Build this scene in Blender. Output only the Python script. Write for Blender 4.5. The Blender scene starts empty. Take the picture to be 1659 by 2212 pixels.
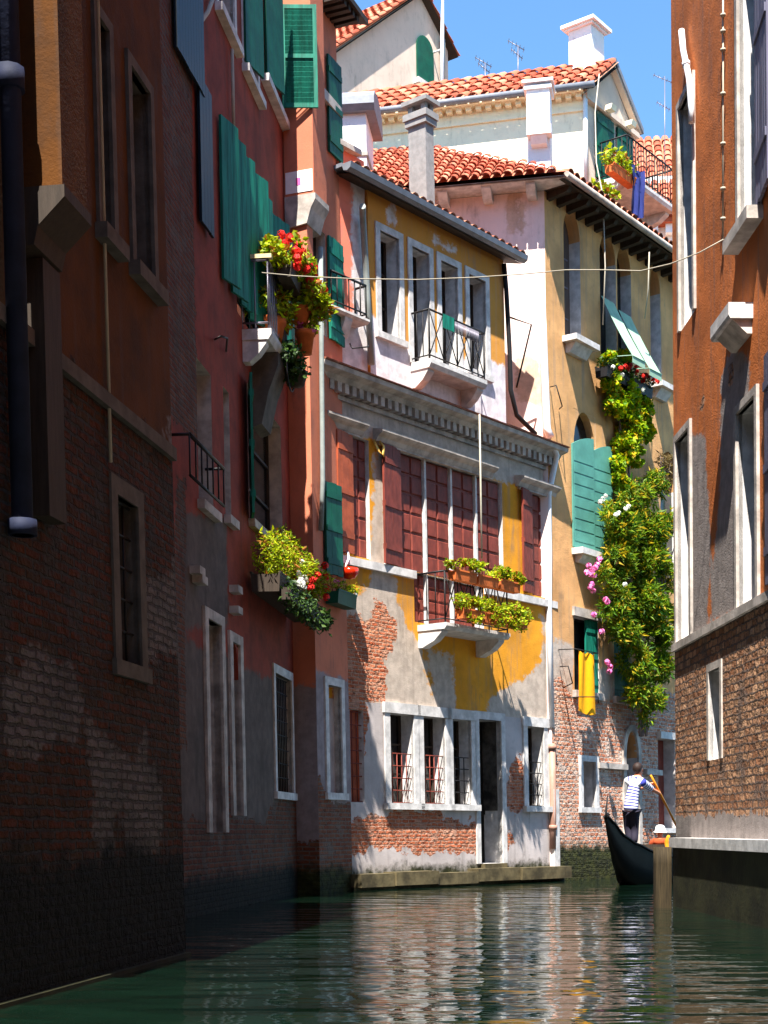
import bpy, math, random
import numpy as np
from mathutils import Vector, Matrix, noise
random.seed(7)
rad = math.radians
SC = bpy.context.scene
COL = SC.collection

# ------------------------------------------------------------------ camera
W, H, FOC, CX, HY, CZ = 1659.0, 2212.0, 3200.0, 829.5, 1793.0, 1.1
cam = bpy.data.cameras.new('camera')
cam_o = bpy.data.objects.new('camera', cam)
COL.objects.link(cam_o)
cam_o.location = (0, 0, CZ)
cam_o.rotation_euler = (rad(90), 0, 0)
cam.sensor_fit = 'VERTICAL'
cam.sensor_height = 36.0
cam.sensor_width = 27.0
cam.lens = 36.0 * FOC / H
cam.shift_y = (HY - H / 2) / H
cam.clip_end = 2000
cam.clip_start = 0.05
SC.camera = cam_o

# ------------------------------------------------------------------ light
SUN_AZ, SUN_EL = 12.0, 61.0            # direction the light travels (degrees right of the view axis), height
wd = bpy.data.worlds.new('World')
SC.world = wd
wd.use_nodes = True
wn = wd.node_tree.nodes
bg = wn['Background']
sky = wn.new('ShaderNodeTexSky')
sky.sky_type = 'NISHITA'
sky.sun_disc = False
sky.sun_elevation = rad(SUN_EL)
sky.sun_rotation = rad(180 + SUN_AZ)
sky.air_density = 1.0
sky.dust_density = 0.2
sky.ozone_density = 0.5
tint = wn.new('ShaderNodeMix')
tint.data_type, tint.blend_type = 'RGBA', 'MULTIPLY'
tint.inputs[0].default_value = 1.0
tint.inputs[7].default_value = (.64, .93, 1.08, 1)
wd.node_tree.links.new(sky.outputs[0], tint.inputs[6])
wd.node_tree.links.new(tint.outputs[2], bg.inputs[0])
bg.inputs[1].default_value = 0.085
sl = bpy.data.lights.new('sun', 'SUN')
sl.energy = 5.0
sl.angle = rad(0.5)
sl.color = (1.0, 0.95, 0.86)
so = bpy.data.objects.new('sun', sl)
COL.objects.link(so)
so.location = (-20, -60, 80)
_d = Vector((math.sin(rad(SUN_AZ)) * math.cos(rad(SUN_EL)), math.cos(rad(SUN_AZ)) * math.cos(rad(SUN_EL)), -math.sin(rad(SUN_EL))))
so.rotation_euler = _d.to_track_quat('-Z', 'Y').to_euler()
SC.view_settings.view_transform = 'Standard'
SC.view_settings.look = 'None'
SC.view_settings.gamma = 1.0
SC.view_settings.exposure = 1.75

# ------------------------------------------------------------------ measuring: places in the photograph -> planes in the world
ZK = {'a': (331.8, 0, .28), 'b': (663.6, 0, .32), 'c': (1128.1, 0, .32), 'd': (331.8, 464.5, .28), 'e': (696.8, 464.5, .32),
      'g': (1128.1, 464.5, .32), 'A': (0, 0, .3601), 'B': (0, 730, .33), 'C': (331.8, 1061.8, .28), 'D': (696.8, 995.4, .32),
      'E': (1128.1, 995.4, .32), 'H': (0, 1393.6, .3698), 'G': (597.2, 1459.9, .36), 'K': (1128.1, 1526.3, .32),
      'M': (1287.4, 1619.2, .138), 'N': (491.1, 1114.8, .176), 'p': (0, 0, 1.0)}


def zz(k, x, y):
    ox, oy, s = ZK[k]
    return ox + s * x, oy + s * y


def ray(x, y):
    return Vector(((x - CX) / FOC, 1.0, (HY - y) / FOC))


def at(x, y, D):
    return Vector((0, 0, CZ)) + ray(x, y) * D


class Facade:
    """A wall plane: origin at the water line, U along it, N out of it, UP (old walls lean a little)."""
    def __init__(s, O, U, side=1, lean=0.0):
        s.O = Vector((O[0], O[1], 0 if len(O) < 3 else O[2]))
        s.U = Vector((U[0], U[1], 0)).normalized()
        s.N = Vector((s.U.y, -s.U.x, 0)) * side
        s.side = side
        s.lean = lean
        s.UP = Vector((lean, 0, 1))

    def W(s, u, w, z):
        return s.O + s.U * u + s.N * w + s.UP * z

    def px(s, x, y, w=0.0):
        r = ray(x, y)
        A = Matrix(((s.U.x, s.UP.x, -r.x), (s.U.y, s.UP.y, -r.y), (0, 1, -r.z)))
        b = Vector((0, 0, CZ)) - s.O - s.N * w
        q = A.inverted() @ b
        return q[0], q[1]

    def z(s, k, x, y, w=0.0):
        return s.px(*zz(k, x, y), w)

    def r(s, k, xl, xr, yt, yb, w=0.0):
        xm, ym = (xl + xr) / 2, (yt + yb) / 2
        a, b = s.z(k, xl, ym, w)[0], s.z(k, xr, ym, w)[0]
        return (min(a, b), max(a, b), s.z(k, xm, yb, w)[1], s.z(k, xm, yt, w)[1])

    def sub(s, u, w, ang):
        c, d = math.cos(ang), math.sin(ang)
        f = Facade(s.O + s.U * u + s.N * w, (1, 0), s.side, s.lean)
        f.U = s.U * c + s.N * d
        f.N = s.N * c - s.U * d
        return f


def vpdir(vp):
    return ((vp - CX) / FOC, 1.0)


def base(x, D):
    return ((x - CX) / FOC * D, D)


F_Y = Facade(base(762, 26.9), vpdir(3459), 1, -.018)        # yellow house
F_B2 = Facade(base(762, 26.9), vpdir(2070), 1, -.020)       # salmon house, far wall
UJ = F_B2.px(673, 1000)[0]
STEP = .42                                                 # the far wall stands forward of the near one
F_B1 = Facade(F_B2.W(UJ, -STEP, 0), vpdir(1250), 1, -.020)  # salmon house, near wall
F_A = Facade(base(402, 13.0), vpdir(1371), 1, -.028)        # dark house
F_D = Facade(base(1200, 32.0), vpdir(3215), 1, -.014)       # arched house, canal front
_u = F_D.px(1178, 600)[0]
UD0 = _u
F_C = Facade(F_D.W(UD0, 0, 0), (-.979, .205), -1, -.014)    # arched house, pink end wall
F_G = Facade(at(1279, HY, 36.5), (-.968, .25), -1, -.010)  # cream house, long front
F_G.O.z = 0
F_GS = Facade(F_G.W(0, 0, 0), vpdir(3294), 1, -.010)        # cream house, gable end
F_R = Facade(base(1461, 22.3), vpdir(750), -1, -.006)       # brown house
F_F = Facade(base(735, 42.0), vpdir(3300), 1, -.015)        # far gable house
F_H = Facade(base(1340, 47.0), (-1, .12), -1, 0)            # far tiled house
F_0 = Facade((0, 0), (1, 0), 1, 0)                          # world axes: u=x, w=-y, z


# ------------------------------------------------------------------ mesh builder
class MB:
    def __init__(s, F=F_0):
        s.F = F
        s.v, s.f, s.m, s.uv, s.sm, s.at = [], [], [], [], [], {}

    def add(s, pts, mat=0, uv=None, smooth=False):
        """one face from local points"""
        i = len(s.v)
        P = [Vector(p) for p in pts]
        s.v += [s.F.W(*p) for p in P]
        s.f.append(tuple(range(i, i + len(P))))
        s.m.append(mat)
        s.sm.append(smooth)
        if uv is None:
            n = (P[1] - P[0]).cross(P[2] - P[0])
            a = [abs(n.x), abs(n.y), abs(n.z)]
            k = a.index(max(a))
            uv = [((p.y, p.z), (p.x, p.z), (p.x, p.y))[k] for p in P]
        s.uv.append(uv)

    def box(s, u0, u1, w0, w1, z0, z1, mat=0):
        q = s.add
        q([(u0, w1, z0), (u1, w1, z0), (u1, w1, z1), (u0, w1, z1)], mat)
        q([(u1, w0, z0), (u0, w0, z0), (u0, w0, z1), (u1, w0, z1)], mat)
        q([(u0, w0, z0), (u0, w1, z0), (u0, w1, z1), (u0, w0, z1)], mat)
        q([(u1, w1, z0), (u1, w0, z0), (u1, w0, z1), (u1, w1, z1)], mat)
        q([(u0, w0, z1), (u0, w1, z1), (u1, w1, z1), (u1, w0, z1)], mat)
        q([(u0, w1, z0), (u0, w0, z0), (u1, w0, z0), (u1, w1, z0)], mat)

    def prism(s, poly, w0, w1, mat=0):
        """polygon in (u,z) pulled from w0 to w1"""
        s.add([(u, w1, z) for u, z in poly], mat)
        s.add([(u, w0, z) for u, z in reversed(poly)], mat)
        n = len(poly)
        for i in range(n):
            a, b = poly[i], poly[(i + 1) % n]
            s.add([(a[0], w0, a[1]), (b[0], w0, b[1]), (b[0], w1, b[1]), (a[0], w1, a[1])], mat)

    def prof(s, poly, u0, u1, mat=0):
        """profile in (w,z) pulled along u"""
        s.add([(u0, w, z) for w, z in poly], mat)
        s.add([(u1, w, z) for w, z in reversed(poly)], mat)
        n = len(poly)
        for i in range(n):
            a, b = poly[i], poly[(i + 1) % n]
            s.add([(u0, a[0], a[1]), (u0, b[0], b[1]), (u1, b[0], b[1]), (u1, a[0], a[1])], mat)

    def ring(s, rings, mat=0, closed=True, caps=True):
        i0 = len(s.v)
        n = len(rings[0])
        for r in rings:
            s.v += [s.F.W(*p) for p in r]
        for j in range(len(rings) - 1):
            for k in range(n if closed else n - 1):
                a, b = i0 + j * n + k, i0 + j * n + (k + 1) % n
                s.f.append((a, b, b + n, a + n))
                s.m.append(mat)
                s.sm.append(True)
                s.uv.append([(k / n, j * .2), ((k + 1) / n, j * .2), ((k + 1) / n, j * .2 + .2), (k / n, j * .2 + .2)])
        if caps:
            for j, rv in ((0, True), (len(rings) - 1, False)):
                f = [i0 + j * n + k for k in range(n)]
                s.f.append(tuple(reversed(f)) if rv else tuple(f))
                s.m.append(mat)
                s.sm.append(False)
                s.uv.append([(0, 0)] * n)

    def tube(s, pts, r, n=8, mat=0):
        P = [Vector(p) for p in pts]
        R = r if isinstance(r, (list, tuple)) else [r] * len(P)
        rings, ref = [], None
        for i, p in enumerate(P):
            t = (P[min(i + 1, len(P) - 1)] - P[max(i - 1, 0)]).normalized()
            if ref is None:
                ref = Vector((0, 0, 1)) if abs(t.z) < .8 else Vector((1, 0, 0))
            x = t.cross(ref).normalized()
            ref = x.cross(t)
            rings.append([p + (x * math.cos(2 * math.pi * k / n) + ref * math.sin(2 * math.pi * k / n)) * R[i] for k in range(n)])
        s.ring(rings, mat)

    def lathe(s, u, w, prof, n=14, mat=0):
        s.ring([[(u + r * math.cos(2 * math.pi * k / n), w + r * math.sin(2 * math.pi * k / n), z) for k in range(n)] for r, z in prof], mat)

    def build(s, name, mats, parent=None, props=None):
        me = bpy.data.meshes.new(name)
        org = Vector((0, 0, 0))
        p = parent
        while p is not None:
            org = org + p.location
            p = p.parent
        me.from_pydata([v - org for v in s.v], [], s.f)
        if not isinstance(mats, (list, tuple)):
            mats = [mats]
        for m in mats:
            me.materials.append(m)
        me.polygons.foreach_set('material_index', s.m)
        me.polygons.foreach_set('use_smooth', s.sm)
        ul = me.uv_layers.new(name='UVMap')
        ul.data.foreach_set('uv', [c for f in s.uv for q in f for c in q])
        if s.at:
            ca = me.color_attributes.new('mask', 'FLOAT_COLOR', 'POINT')
            arr = np.zeros((len(s.v), 4), dtype=np.float32)
            for i, q in s.at.items():
                arr[i, :3] = q
            arr[:, 3] = 1
            ca.data.foreach_set('color', arr.ravel())
        me.update()
        o = bpy.data.objects.new(name, me)
        COL.objects.link(o)
        if parent is not None:
            o.parent = parent
        if props:
            for k, v in props.items():
                o[k] = v
        return o


def tag(o, label=None, cat=None, group=None, kind=None):
    for k, v in (('label', label), ('category', cat), ('group', group), ('kind', kind)):
        if v:
            o[k] = v
    return o


def thing(name, loc, label, cat, group=None):
    o = bpy.data.objects.new(name, None)
    o.location = loc
    o.empty_display_size = .3
    COL.objects.link(o)
    return tag(o, label, cat, group)


# ------------------------------------------------------------------ materials
def S(r, g, b):
    f = lambda c: (c / 255 / 12.92) if c / 255 <= .04045 else ((c / 255 + .055) / 1.055) ** 2.4
    return (f(r), f(g), f(b), 1.0)


class NT:
    def __init__(s, name):
        s.m = bpy.data.materials.new(name)
        s.m.use_nodes = True
        s.t = s.m.node_tree
        s.b = s.t.nodes['Principled BSDF']
        s.b.inputs['Roughness'].default_value = .85
        s.b.inputs['Specular IOR Level'].default_value = .25

    def n(s, typ, ins=None, **props):
        k = s.t.nodes.new('ShaderNode' + typ)
        for a, v in props.items():
            setattr(k, a, v)
        for a, v in (ins or {}).items():
            s.set(k.inputs[a], v)
        return k

    def set(s, sock, v):
        if isinstance(v, bpy.types.NodeSocket):
            s.t.links.new(v, sock)
        elif isinstance(v, bpy.types.Node):
            s.t.links.new(v.outputs[0], sock)
        else:
            sock.default_value = v

    def math(s, op, a, b=0.0, clamp=False):
        k = s.n('Math', {0: a, 1: b}, operation=op)
        k.use_clamp = clamp
        return k.outputs[0]

    def mix(s, f, a, b, mode='MIX'):
        k = s.n('Mix', data_type='RGBA', blend_type=mode)
        s.set(k.inputs[0], f)
        s.set(k.inputs[6], a)
        s.set(k.inputs[7], b)
        return k.outputs[2]

    def uvm(s, sx=1, sy=1):
        t = s.n('UVMap', uv_map='UVMap')
        return s.n('Mapping', {'Vector': t.outputs[0], 'Scale': (sx, sy, 1)}).outputs[0]

    def obj(s, sx=1, sy=1, sz=1):
        t = s.n('NewGeometry')
        return s.n('Mapping', {'Vector': t.outputs['Position'], 'Scale': (sx, sy, sz)}).outputs[0]

    def noise(s, vec, scale, detail=4, rough=.55):
        return s.n('TexNoise', {'Vector': vec, 'Scale': scale, 'Detail': detail, 'Roughness': rough}).outputs[0]

    def ramp(s, f, lo, hi):
        return s.n('MapRange', {0: f, 1: lo, 2: hi, 3: 0.0, 4: 1.0}, interpolation_type='SMOOTHSTEP').outputs[0]

    def bump(s, h, strength=.5, dist=.02, prev=None):
        ins = {'Height': h, 'Strength': strength, 'Distance': dist}
        if prev is not None:
            ins['Normal'] = prev
        return s.n('Bump', ins).outputs[0]

    def out(s, color=None, normal=None, rough=None):
        if color is not None:
            s.set(s.b.inputs['Base Color'], color)
        if normal is not None:
            s.set(s.b.inputs['Normal'], normal)
        if rough is not None:
            s.set(s.b.inputs['Roughness'], rough)
        return s.m


def mul(c, k):
    return (c[0] * k, c[1] * k, c[2] * k, 1)


def stucco(name, paint, plaster, brick=(S(150, 84, 58), S(186, 122, 88), S(160, 140, 120)), green=S(58, 60, 22),
           streak=.35, vary=.3, row=.075, bw=.25, bumpy=1.0, edge=.34, soot_and_shade=.0, wash=.0):
    """wall finish: paint over a base plaster over brick; where each shows is in the wall's mask (r brick, g plaster, b weed)"""
    t = NT(name)
    uv = t.uvm()
    big = t.noise(uv, .9, 5)
    med = t.noise(uv, 4.5, 5, .6)
    fine = t.noise(uv, 38, 3, .6)
    st = t.noise(t.uvm(5.5, .28), 1.0, 4, .6)
    mk = t.n('Attribute', attribute_name='mask')
    sep = t.n('SeparateColor', {0: mk.outputs['Color']})
    wob = t.math('ADD', t.math('MULTIPLY', t.math('SUBTRACT', med, .5), edge), t.math('MULTIPLY', t.math('SUBTRACT', big, .5), edge))
    wob = t.math('ADD', wob, t.math('MULTIPLY', t.math('SUBTRACT', t.noise(uv, 17, 4, .65), .5), .16))
    R = t.ramp(t.math('ADD', sep.outputs[0], wob), .49, .515)
    G = t.ramp(t.math('ADD', sep.outputs[1], wob), .46, .56)
    Bm = t.ramp(t.math('ADD', sep.outputs[2], wob), .38, .66)
    col = t.mix(t.ramp(big, .3, .7), mul(paint, 1 - vary * .6), mul(paint, 1 + vary * .35))
    col = t.mix(t.math('MULTIPLY', t.ramp(med, .52, .75), .35), col, mul(paint, .62))
    pl = t.mix(t.ramp(med, .3, .7), mul(plaster, .78), mul(plaster, 1.12))
    pl = t.mix(t.math('MULTIPLY', t.ramp(fine, .55, .8), .5), pl, mul(plaster, .55))
    col = t.mix(G, col, pl)
    col = t.mix(t.math('MULTIPLY', t.ramp(st, .5, .78), streak), col, mul(plaster, .45))
    gr = t.math('MULTIPLY', t.ramp(t.noise(t.uvm(2.2, .9), 1.0, 7, .72), .5, .72), t.ramp(t.noise(t.uvm(9, .5), 1.0, 3), .35, .6))
    col = t.mix(t.math('MULTIPLY', gr, .55), col, mul(plaster, .32))
    # brick
    wv = t.n('VectorMath', {0: t.n('TexNoise', {'Vector': uv, 'Scale': 9.0, 'Detail': 2.0}).outputs[1], 1: (.035 * bumpy, .028 * bumpy, 0)}, operation='MULTIPLY')
    bv = t.n('VectorMath', {0: uv, 1: wv.outputs[0]}, operation='ADD')
    bk = t.n('TexBrick', {'Vector': bv.outputs[0], 'Color1': brick[0], 'Color2': brick[1], 'Mortar': brick[2], 'Scale': 1.0,
                          'Mortar Size': .016, 'Mortar Smooth': .5, 'Bias': -.1, 'Brick Width': bw, 'Row Height': row})
    bc = t.mix(t.math('MULTIPLY', t.ramp(med, .4, .75), .6), bk.outputs[0], mul(brick[0], .5))
    bc = t.mix(t.math('MULTIPLY', t.ramp(t.noise(uv, 2.3, 5, .65), .52, .62), .75), bc, brick[2])
    hole = t.ramp(t.noise(t.uvm(1, 2.2), 5.5, 4, .7), .60, .70)
    bc = t.mix(t.math('MULTIPLY', hole, .8), bc, mul(brick[0], .18))
    if wash:
        bc = t.mix(t.math('MULTIPLY', G, t.math('SUBTRACT', wash, t.math('MULTIPLY', bk.outputs[1], .5))), bc, plaster)
    col = t.mix(R, col, bc)
    if soot_and_shade:
        col = t.mix(t.math('MULTIPLY', t.ramp(t.noise(uv, 1.6, 6, .7), .42, .66), soot_and_shade), col, S(20, 18, 15))
    gcol = t.mix(t.ramp(med, .35, .65), green, mul(green, .35))
    col = t.mix(Bm, col, gcol)
    lump = t.noise(uv, 11, 3, .6)
    h1 = t.math('MULTIPLY', R, t.math('SUBTRACT', t.math('ADD', t.math('MULTIPLY', med, 1.2), t.math('MULTIPLY', lump, 1.6)), t.math('ADD', t.math('MULTIPLY', bk.outputs[1], 1.3), t.math('MULTIPLY', hole, 1.5))))
    n1 = t.bump(h1, min(1.0, .8 * bumpy), .024 * bumpy)
    n2 = t.bump(t.math('SUBTRACT', 1.0, R), .8, .025, n1)
    n3 = t.bump(t.math('ADD', fine, t.math('MULTIPLY', med, 1.5)), .35 * bumpy, .008, n2)
    return t.out(col, n3, .9)


def plain(name, col, rough=.8, var=.25, scale=6, bump=.2, metal=0, spec=.25, stretch=(1, 1, 1)):
    t = NT(name)
    v = t.obj(*stretch)
    a = t.noise(v, scale, 5, .6)
    b = t.noise(v, scale * 7, 3)
    c = t.mix(t.ramp(a, .3, .7), mul(col, 1 - var), mul(col, 1 + var * .4))
    t.b.inputs['Metallic'].default_value = metal
    t.b.inputs['Specular IOR Level'].default_value = spec
    return t.out(c, t.bump(t.math('ADD', a, b), bump, .006), rough)


def leafy(name, dark, light, accent=None, trans=.35):
    t = NT(name)
    g = t.n('NewGeometry')
    r = g.outputs['Random Per Island']
    c = t.mix(r, dark, light)
    if accent:
        c = t.mix(t.ramp(t.math('FRACT', t.math('MULTIPLY', r, 37.7)), .80, .84), c, accent)
    t.out(c, None, .55)
    tr = t.n('BsdfTranslucent', {'Color': c})
    mx = t.n('MixShader', {0: trans, 1: t.b.outputs[0], 2: tr.outputs[0]})
    t.set(t.t.nodes['Material Output'].inputs[0], mx.outputs[0])
    return t.m


def tiles_mat(name, c1, c2, c3):
    t = NT(name)
    r = t.n('NewGeometry').outputs['Random Per Island']
    k = t.n('ValToRGB', {0: r})
    e = k.color_ramp.elements
    e[0].color, e[1].color = c1, c3
    x = k.color_ramp.elements.new(.55)
    x.color = c2
    n_ = t.noise(t.obj(), 5, 4)
    c = t.mix(t.math('MULTIPLY', t.ramp(n_, .5, .7), .55), k.outputs[0], S(120, 98, 78))
    return t.out(c, t.bump(t.noise(t.obj(), 40, 3), .3, .006), .85)


M = {}
M['dark_ochre'] = stucco('ochre_stucco_and_brick', S(86, 48, 0), S(112, 110, 110), brick=(S(86, 38, 10), S(60, 44, 26), S(58, 56, 54)), green=S(12, 12, 6), streak=.3, bumpy=1.6, soot_and_shade=.4, wash=.75, edge=.62)
M['salmon'] = stucco('salmon_stucco', S(200, 118, 90), S(146, 132, 134), brick=(S(120, 60, 38), S(130, 84, 60), S(110, 100, 92)), streak=.22, soot_and_shade=.0, vary=.25)
M['salmon_shaded'] = stucco('shaded_salmon_stucco', S(142, 62, 46), S(98, 84, 78), brick=(S(104, 48, 26), S(110, 70, 46), S(92, 82, 74)), green=S(24, 24, 12), streak=.4, soot_and_shade=.35, vary=.3)  # darker copy of salmon: the near wall's shade painted in, with some soot
M['yellow'] = stucco('yellow_stucco', S(216, 146, 34), S(186, 170, 156), brick=(S(184, 92, 56), S(206, 132, 96), S(196, 150, 124)), vary=.4, streak=.55, row=.07, bw=.2, bumpy=1.6, edge=.46)
M['ochre_upper'] = stucco('ochre_upper_stucco', S(206, 142, 62), S(216, 208, 212), vary=.2, streak=.3)
M['ground_plaster'] = stucco('grey_white_plaster', S(186, 176, 174), S(172, 160, 150), brick=(S(178, 88, 52), S(198, 124, 88), S(190, 146, 124)), vary=.4, streak=.5, row=.07, bw=.2, bumpy=1.7, edge=.5)
M['coral'] = stucco('coral_stucco', S(236, 130, 104), S(214, 206, 206), vary=.12, streak=.05)
M['arched'] = stucco('pale_ochre_stucco', S(212, 160, 106), S(190, 176, 164), brick=(S(192, 116, 84), S(220, 172, 144), S(206, 190, 178)), vary=.45, streak=.6, row=.09, bw=.2, bumpy=2.2)
M['pink'] = stucco('pale_pink_stucco', S(236, 214, 208), S(206, 178, 158), vary=.14, streak=.3)
M['cream'] = stucco('cream_stucco', S(244, 234, 206), S(226, 214, 180), vary=.08, streak=.05)
M['white_wall'] = stucco('white_stucco', S(238, 236, 236), S(222, 220, 216), vary=.08, streak=.05)
M['beige'] = stucco('beige_stucco', S(208, 188, 172), S(196, 180, 160), vary=.12, streak=.12)
M['brown'] = stucco('brown_stucco', S(192, 106, 48), S(146, 136, 132), brick=(S(150, 100, 68), S(206, 160, 124), S(104, 88, 80)), vary=.45, streak=.5, row=.1, bw=.24, bumpy=2.4)
M['stone'] = plain('pale_stone', S(206, 202, 200), .8, .3, 5, .4)
M['dark_stone'] = plain('sooty_stone', S(92, 86, 80), .85, .35, 5, .4)
M['quay_wall'] = plain('weedy_quay_stone', S(44, 44, 24), .8, .6, 2.5, .6)
M['grey_stone'] = plain('grey_stone', S(184, 174, 166), .85, .4, 4, .45)
M['cap'] = plain('weathered_red_tile', S(150, 92, 72), .9, .4, 5, .4)
M['ledge'] = plain('mossy_stone', S(92, 82, 58), .9, .6, 3, .7)
M['lead'] = plain('lead_grey', S(122, 126, 136), .5, .2, 6, .1)
M['concrete'] = plain('grey_render', S(142, 139, 138), .9, .2, 8, .3)
M['dark_wood'] = plain('dark_wood', S(60, 50, 42), .7, .3, 5, .3, stretch=(6, 6, .6))
M['red_wood'] = plain('oxblood_paint', S(124, 56, 44), .6, .35, 5, .3, stretch=(2, 2, .8))
M['orange_wood'] = plain('faded_red_paint', S(168, 82, 50), .6, .3, 5, .2)
M['green'] = plain('green_paint', S(16, 116, 96), .6, .45, 4, .15, stretch=(4, 4, .5))
M['dark_green'] = plain('dark_green_paint', S(10, 78, 58), .5, .3, 4, .15)
M['teal'] = plain('teal_paint', S(82, 142, 130), .55, .2, 3, .15)
M['blue_black'] = plain('blue_black_paint', S(8, 24, 36), .45, .3, 4, .1)
M['slate_blue'] = plain('slate_blue_paint', S(98, 98, 120), .6, .25, 3, .1, stretch=(3, 3, .4))
M['brown_shutter'] = plain('weathered_brown_boards', S(98, 84, 78), .75, .3, 4, .3, stretch=(8, 8, .5))
M['awning'] = plain('pale_green_canvas', S(150, 184, 160), .85, .15, 4, .1)
M['iron'] = plain('black_iron', S(30, 28, 30), .55, .3, 10, .2)
M['pipe_white'] = plain('white_pipe', S(232, 232, 236), .45, .1, 4, .05)
M['pipe_grey'] = plain('grey_pipe', S(134, 142, 140), .5, .2, 4, .1)
M['pipe_brown'] = plain('brown_pipe', S(168, 128, 112), .55, .2, 4, .1)
M['pipe_blue'] = plain('blue_grey_pipe', S(30, 37, 62), .75, .35, 4, .3)
M['terracotta'] = plain('terracotta', S(204, 106, 52), .8, .2, 8, .2)
M['cord'] = plain('cord', S(170, 162, 146), .7, .1, 8, .1)
M['steel'] = plain('grey_metal', S(120, 116, 128), .4, .1, 8, .05, .5)
M['black'] = plain('black_lacquer', S(6, 6, 6), .55, .2, 4, .02, spec=.12)
M['gold'] = plain('brass', S(220, 176, 90), .35, .2, 8, .05, .6)
M['skin'] = plain('skin', S(214, 138, 104), .55, .08, 8, .02)
M['hair'] = plain('dark_hair', S(44, 30, 26), .6, .2, 30, .3)
M['trouser'] = plain('dark_trousers', S(38, 34, 50), .8, .15, 10, .2)
M['white_cloth'] = plain('white_cloth', S(240, 240, 240), .85, .06, 10, .15)
M['orange_cloth'] = plain('orange_cloth', S(160, 68, 36), .85, .1, 10, .15)
M['blue_cloth'] = plain('blue_cloth', S(46, 54, 116), .85, .15, 6, .15)
M['yellow_cloth'] = plain('yellow_towel', S(250, 172, 4), .9, .08, 12, .15)
M['oar_wood'] = plain('varnished_oar', S(222, 140, 34), .4, .15, 6, .05, stretch=(3, 3, 3))
M['pole_wood'] = plain('weathered_post', S(58, 48, 31), .85, .55, 3, .6, stretch=(14, 14, .7))
M['pale_wood'] = plain('pale_wood', S(214, 196, 150), .7, .15, 6, .15)
M['red_glass'] = plain('red_glass', S(214, 44, 14), .15, .1, 6, 0, spec=.5)
M['red_flower'] = leafy('red_petals', S(206, 16, 22), S(240, 60, 48), None, .25)
M['pink_flower'] = leafy('pink_petals', S(222, 92, 176), S(250, 168, 214), None, .25)
M['white_flower'] = leafy('white_petals', S(236, 236, 226), S(250, 250, 244), None, .25)
M['leaf_bright'] = leafy('bright_leaves', S(74, 112, 10), S(186, 196, 14), S(150, 96, 30))
M['leaf_vine'] = leafy('vine_leaves', S(78, 124, 8), S(172, 192, 10), S(206, 170, 12))
M['leaf_oleander'] = leafy('oleander_leaves', S(44, 92, 16), S(134, 158, 24), S(176, 150, 24))
M['leaf_dark'] = leafy('dark_leaves', S(26, 52, 20), S(66, 92, 30), None, .2)
M['leaf_dry'] = leafy('dry_stems', S(84, 66, 40), S(130, 112, 60), None, .2)
M['bark'] = plain('bark', S(122, 106, 104), .9, .35, 8, .5)
M['tiles'] = tiles_mat('terracotta_tiles', S(140, 62, 42), S(182, 90, 64), S(206, 132, 104))
M['tiles_old'] = tiles_mat('old_tiles', S(126, 68, 48), S(168, 96, 70), S(186, 138, 110))


def glass_mat():
    t = NT('dark_window_glass')
    c = t.mix(t.ramp(t.noise(t.obj(), 2, 3), .4, .6), (.006, .006, .008, 1), (.02, .018, .016, 1))
    t.b.inputs['Specular IOR Level'].default_value = .5
    return t.out(c, None, .12)


M['glass'] = glass_mat()
M['soot_and_shade'] = plain('shaded_stained_stone', S(84, 78, 72), .9, .8, 3.5, .4)  # door jamb stone: black stains and balcony shadow in one colour
M['dark'] = plain('dark_interior', S(26, 22, 20), .9, .3, 3, 0)


def stripe_mat():
    t = NT('striped_shirt')
    uv = t.uvm()
    sy = t.n('SeparateXYZ', {0: uv}).outputs[1]
    w = t.math('SINE', t.math('MULTIPLY', sy, 2 * math.pi / .062))
    c = t.mix(t.ramp(w, .05, .35), S(238, 238, 246), S(58, 62, 150))
    return t.out(c, t.bump(t.noise(uv, 12, 3), .3, .01), .85)


M['stripes'] = stripe_mat()


def water_mat():
    t = NT('canal_water')
    v1 = t.obj(1.0, 2.0, 1)
    a = t.noise(v1, 1.05, 1.5, .5)
    b = t.noise(t.obj(1.2, 2.6, 1), 3.3, 2, .5)
    c = t.noise(t.obj(.5, .9, 1), .5, 2, .5)
    h = t.math('ADD', t.math('ADD', t.math('MULTIPLY', a, .55), t.math('MULTIPLY', b, .07)), t.math('MULTIPLY', c, .5))
    t.b.inputs['IOR'].default_value = 1.4
    t.b.inputs['Specular IOR Level'].default_value = .8
    col = t.mix(t.ramp(c, .35, .65), S(7, 21, 14), S(11, 29, 20))
    return t.out(col, t.bump(h, 1.0, .066), .015)


M['water'] = water_mat()


# ------------------------------------------------------------------ walls with openings and wear
def sdf(poly, P):
    q = np.array(poly, dtype=float)
    d = np.full(len(P), 1e9)
    ins = np.zeros(len(P), dtype=bool)
    n = len(q)
    for i in range(n):
        a, b = q[i], q[(i + 1) % n]
        e = b - a
        t = np.clip(((P - a) @ e) / max(e @ e, 1e-9), 0, 1)
        d = np.minimum(d, np.linalg.norm(P - (a + t[:, None] * e), axis=1))
        c = ((a[1] > P[:, 1]) != (b[1] > P[:, 1]))
        with np.errstate(divide='ignore', invalid='ignore'):
            xi = (b[0] - a[0]) * (P[:, 1] - a[1]) / (b[1] - a[1] + 1e-12) + a[0]
        ins ^= c & (P[:, 0] < xi)
    return np.where(ins, d, -d)


def cuts(a, b, step, extra):
    n = max(1, int(round((b - a) / step)))
    c = [a + (b - a) * i / n for i in range(n + 1)] + [e for e in extra if a < e < b]
    c = sorted(c)
    r = [c[0]]
    for x in c[1:]:
        if x - r[-1] > 1e-4:
            r.append(x)
    return r


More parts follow.
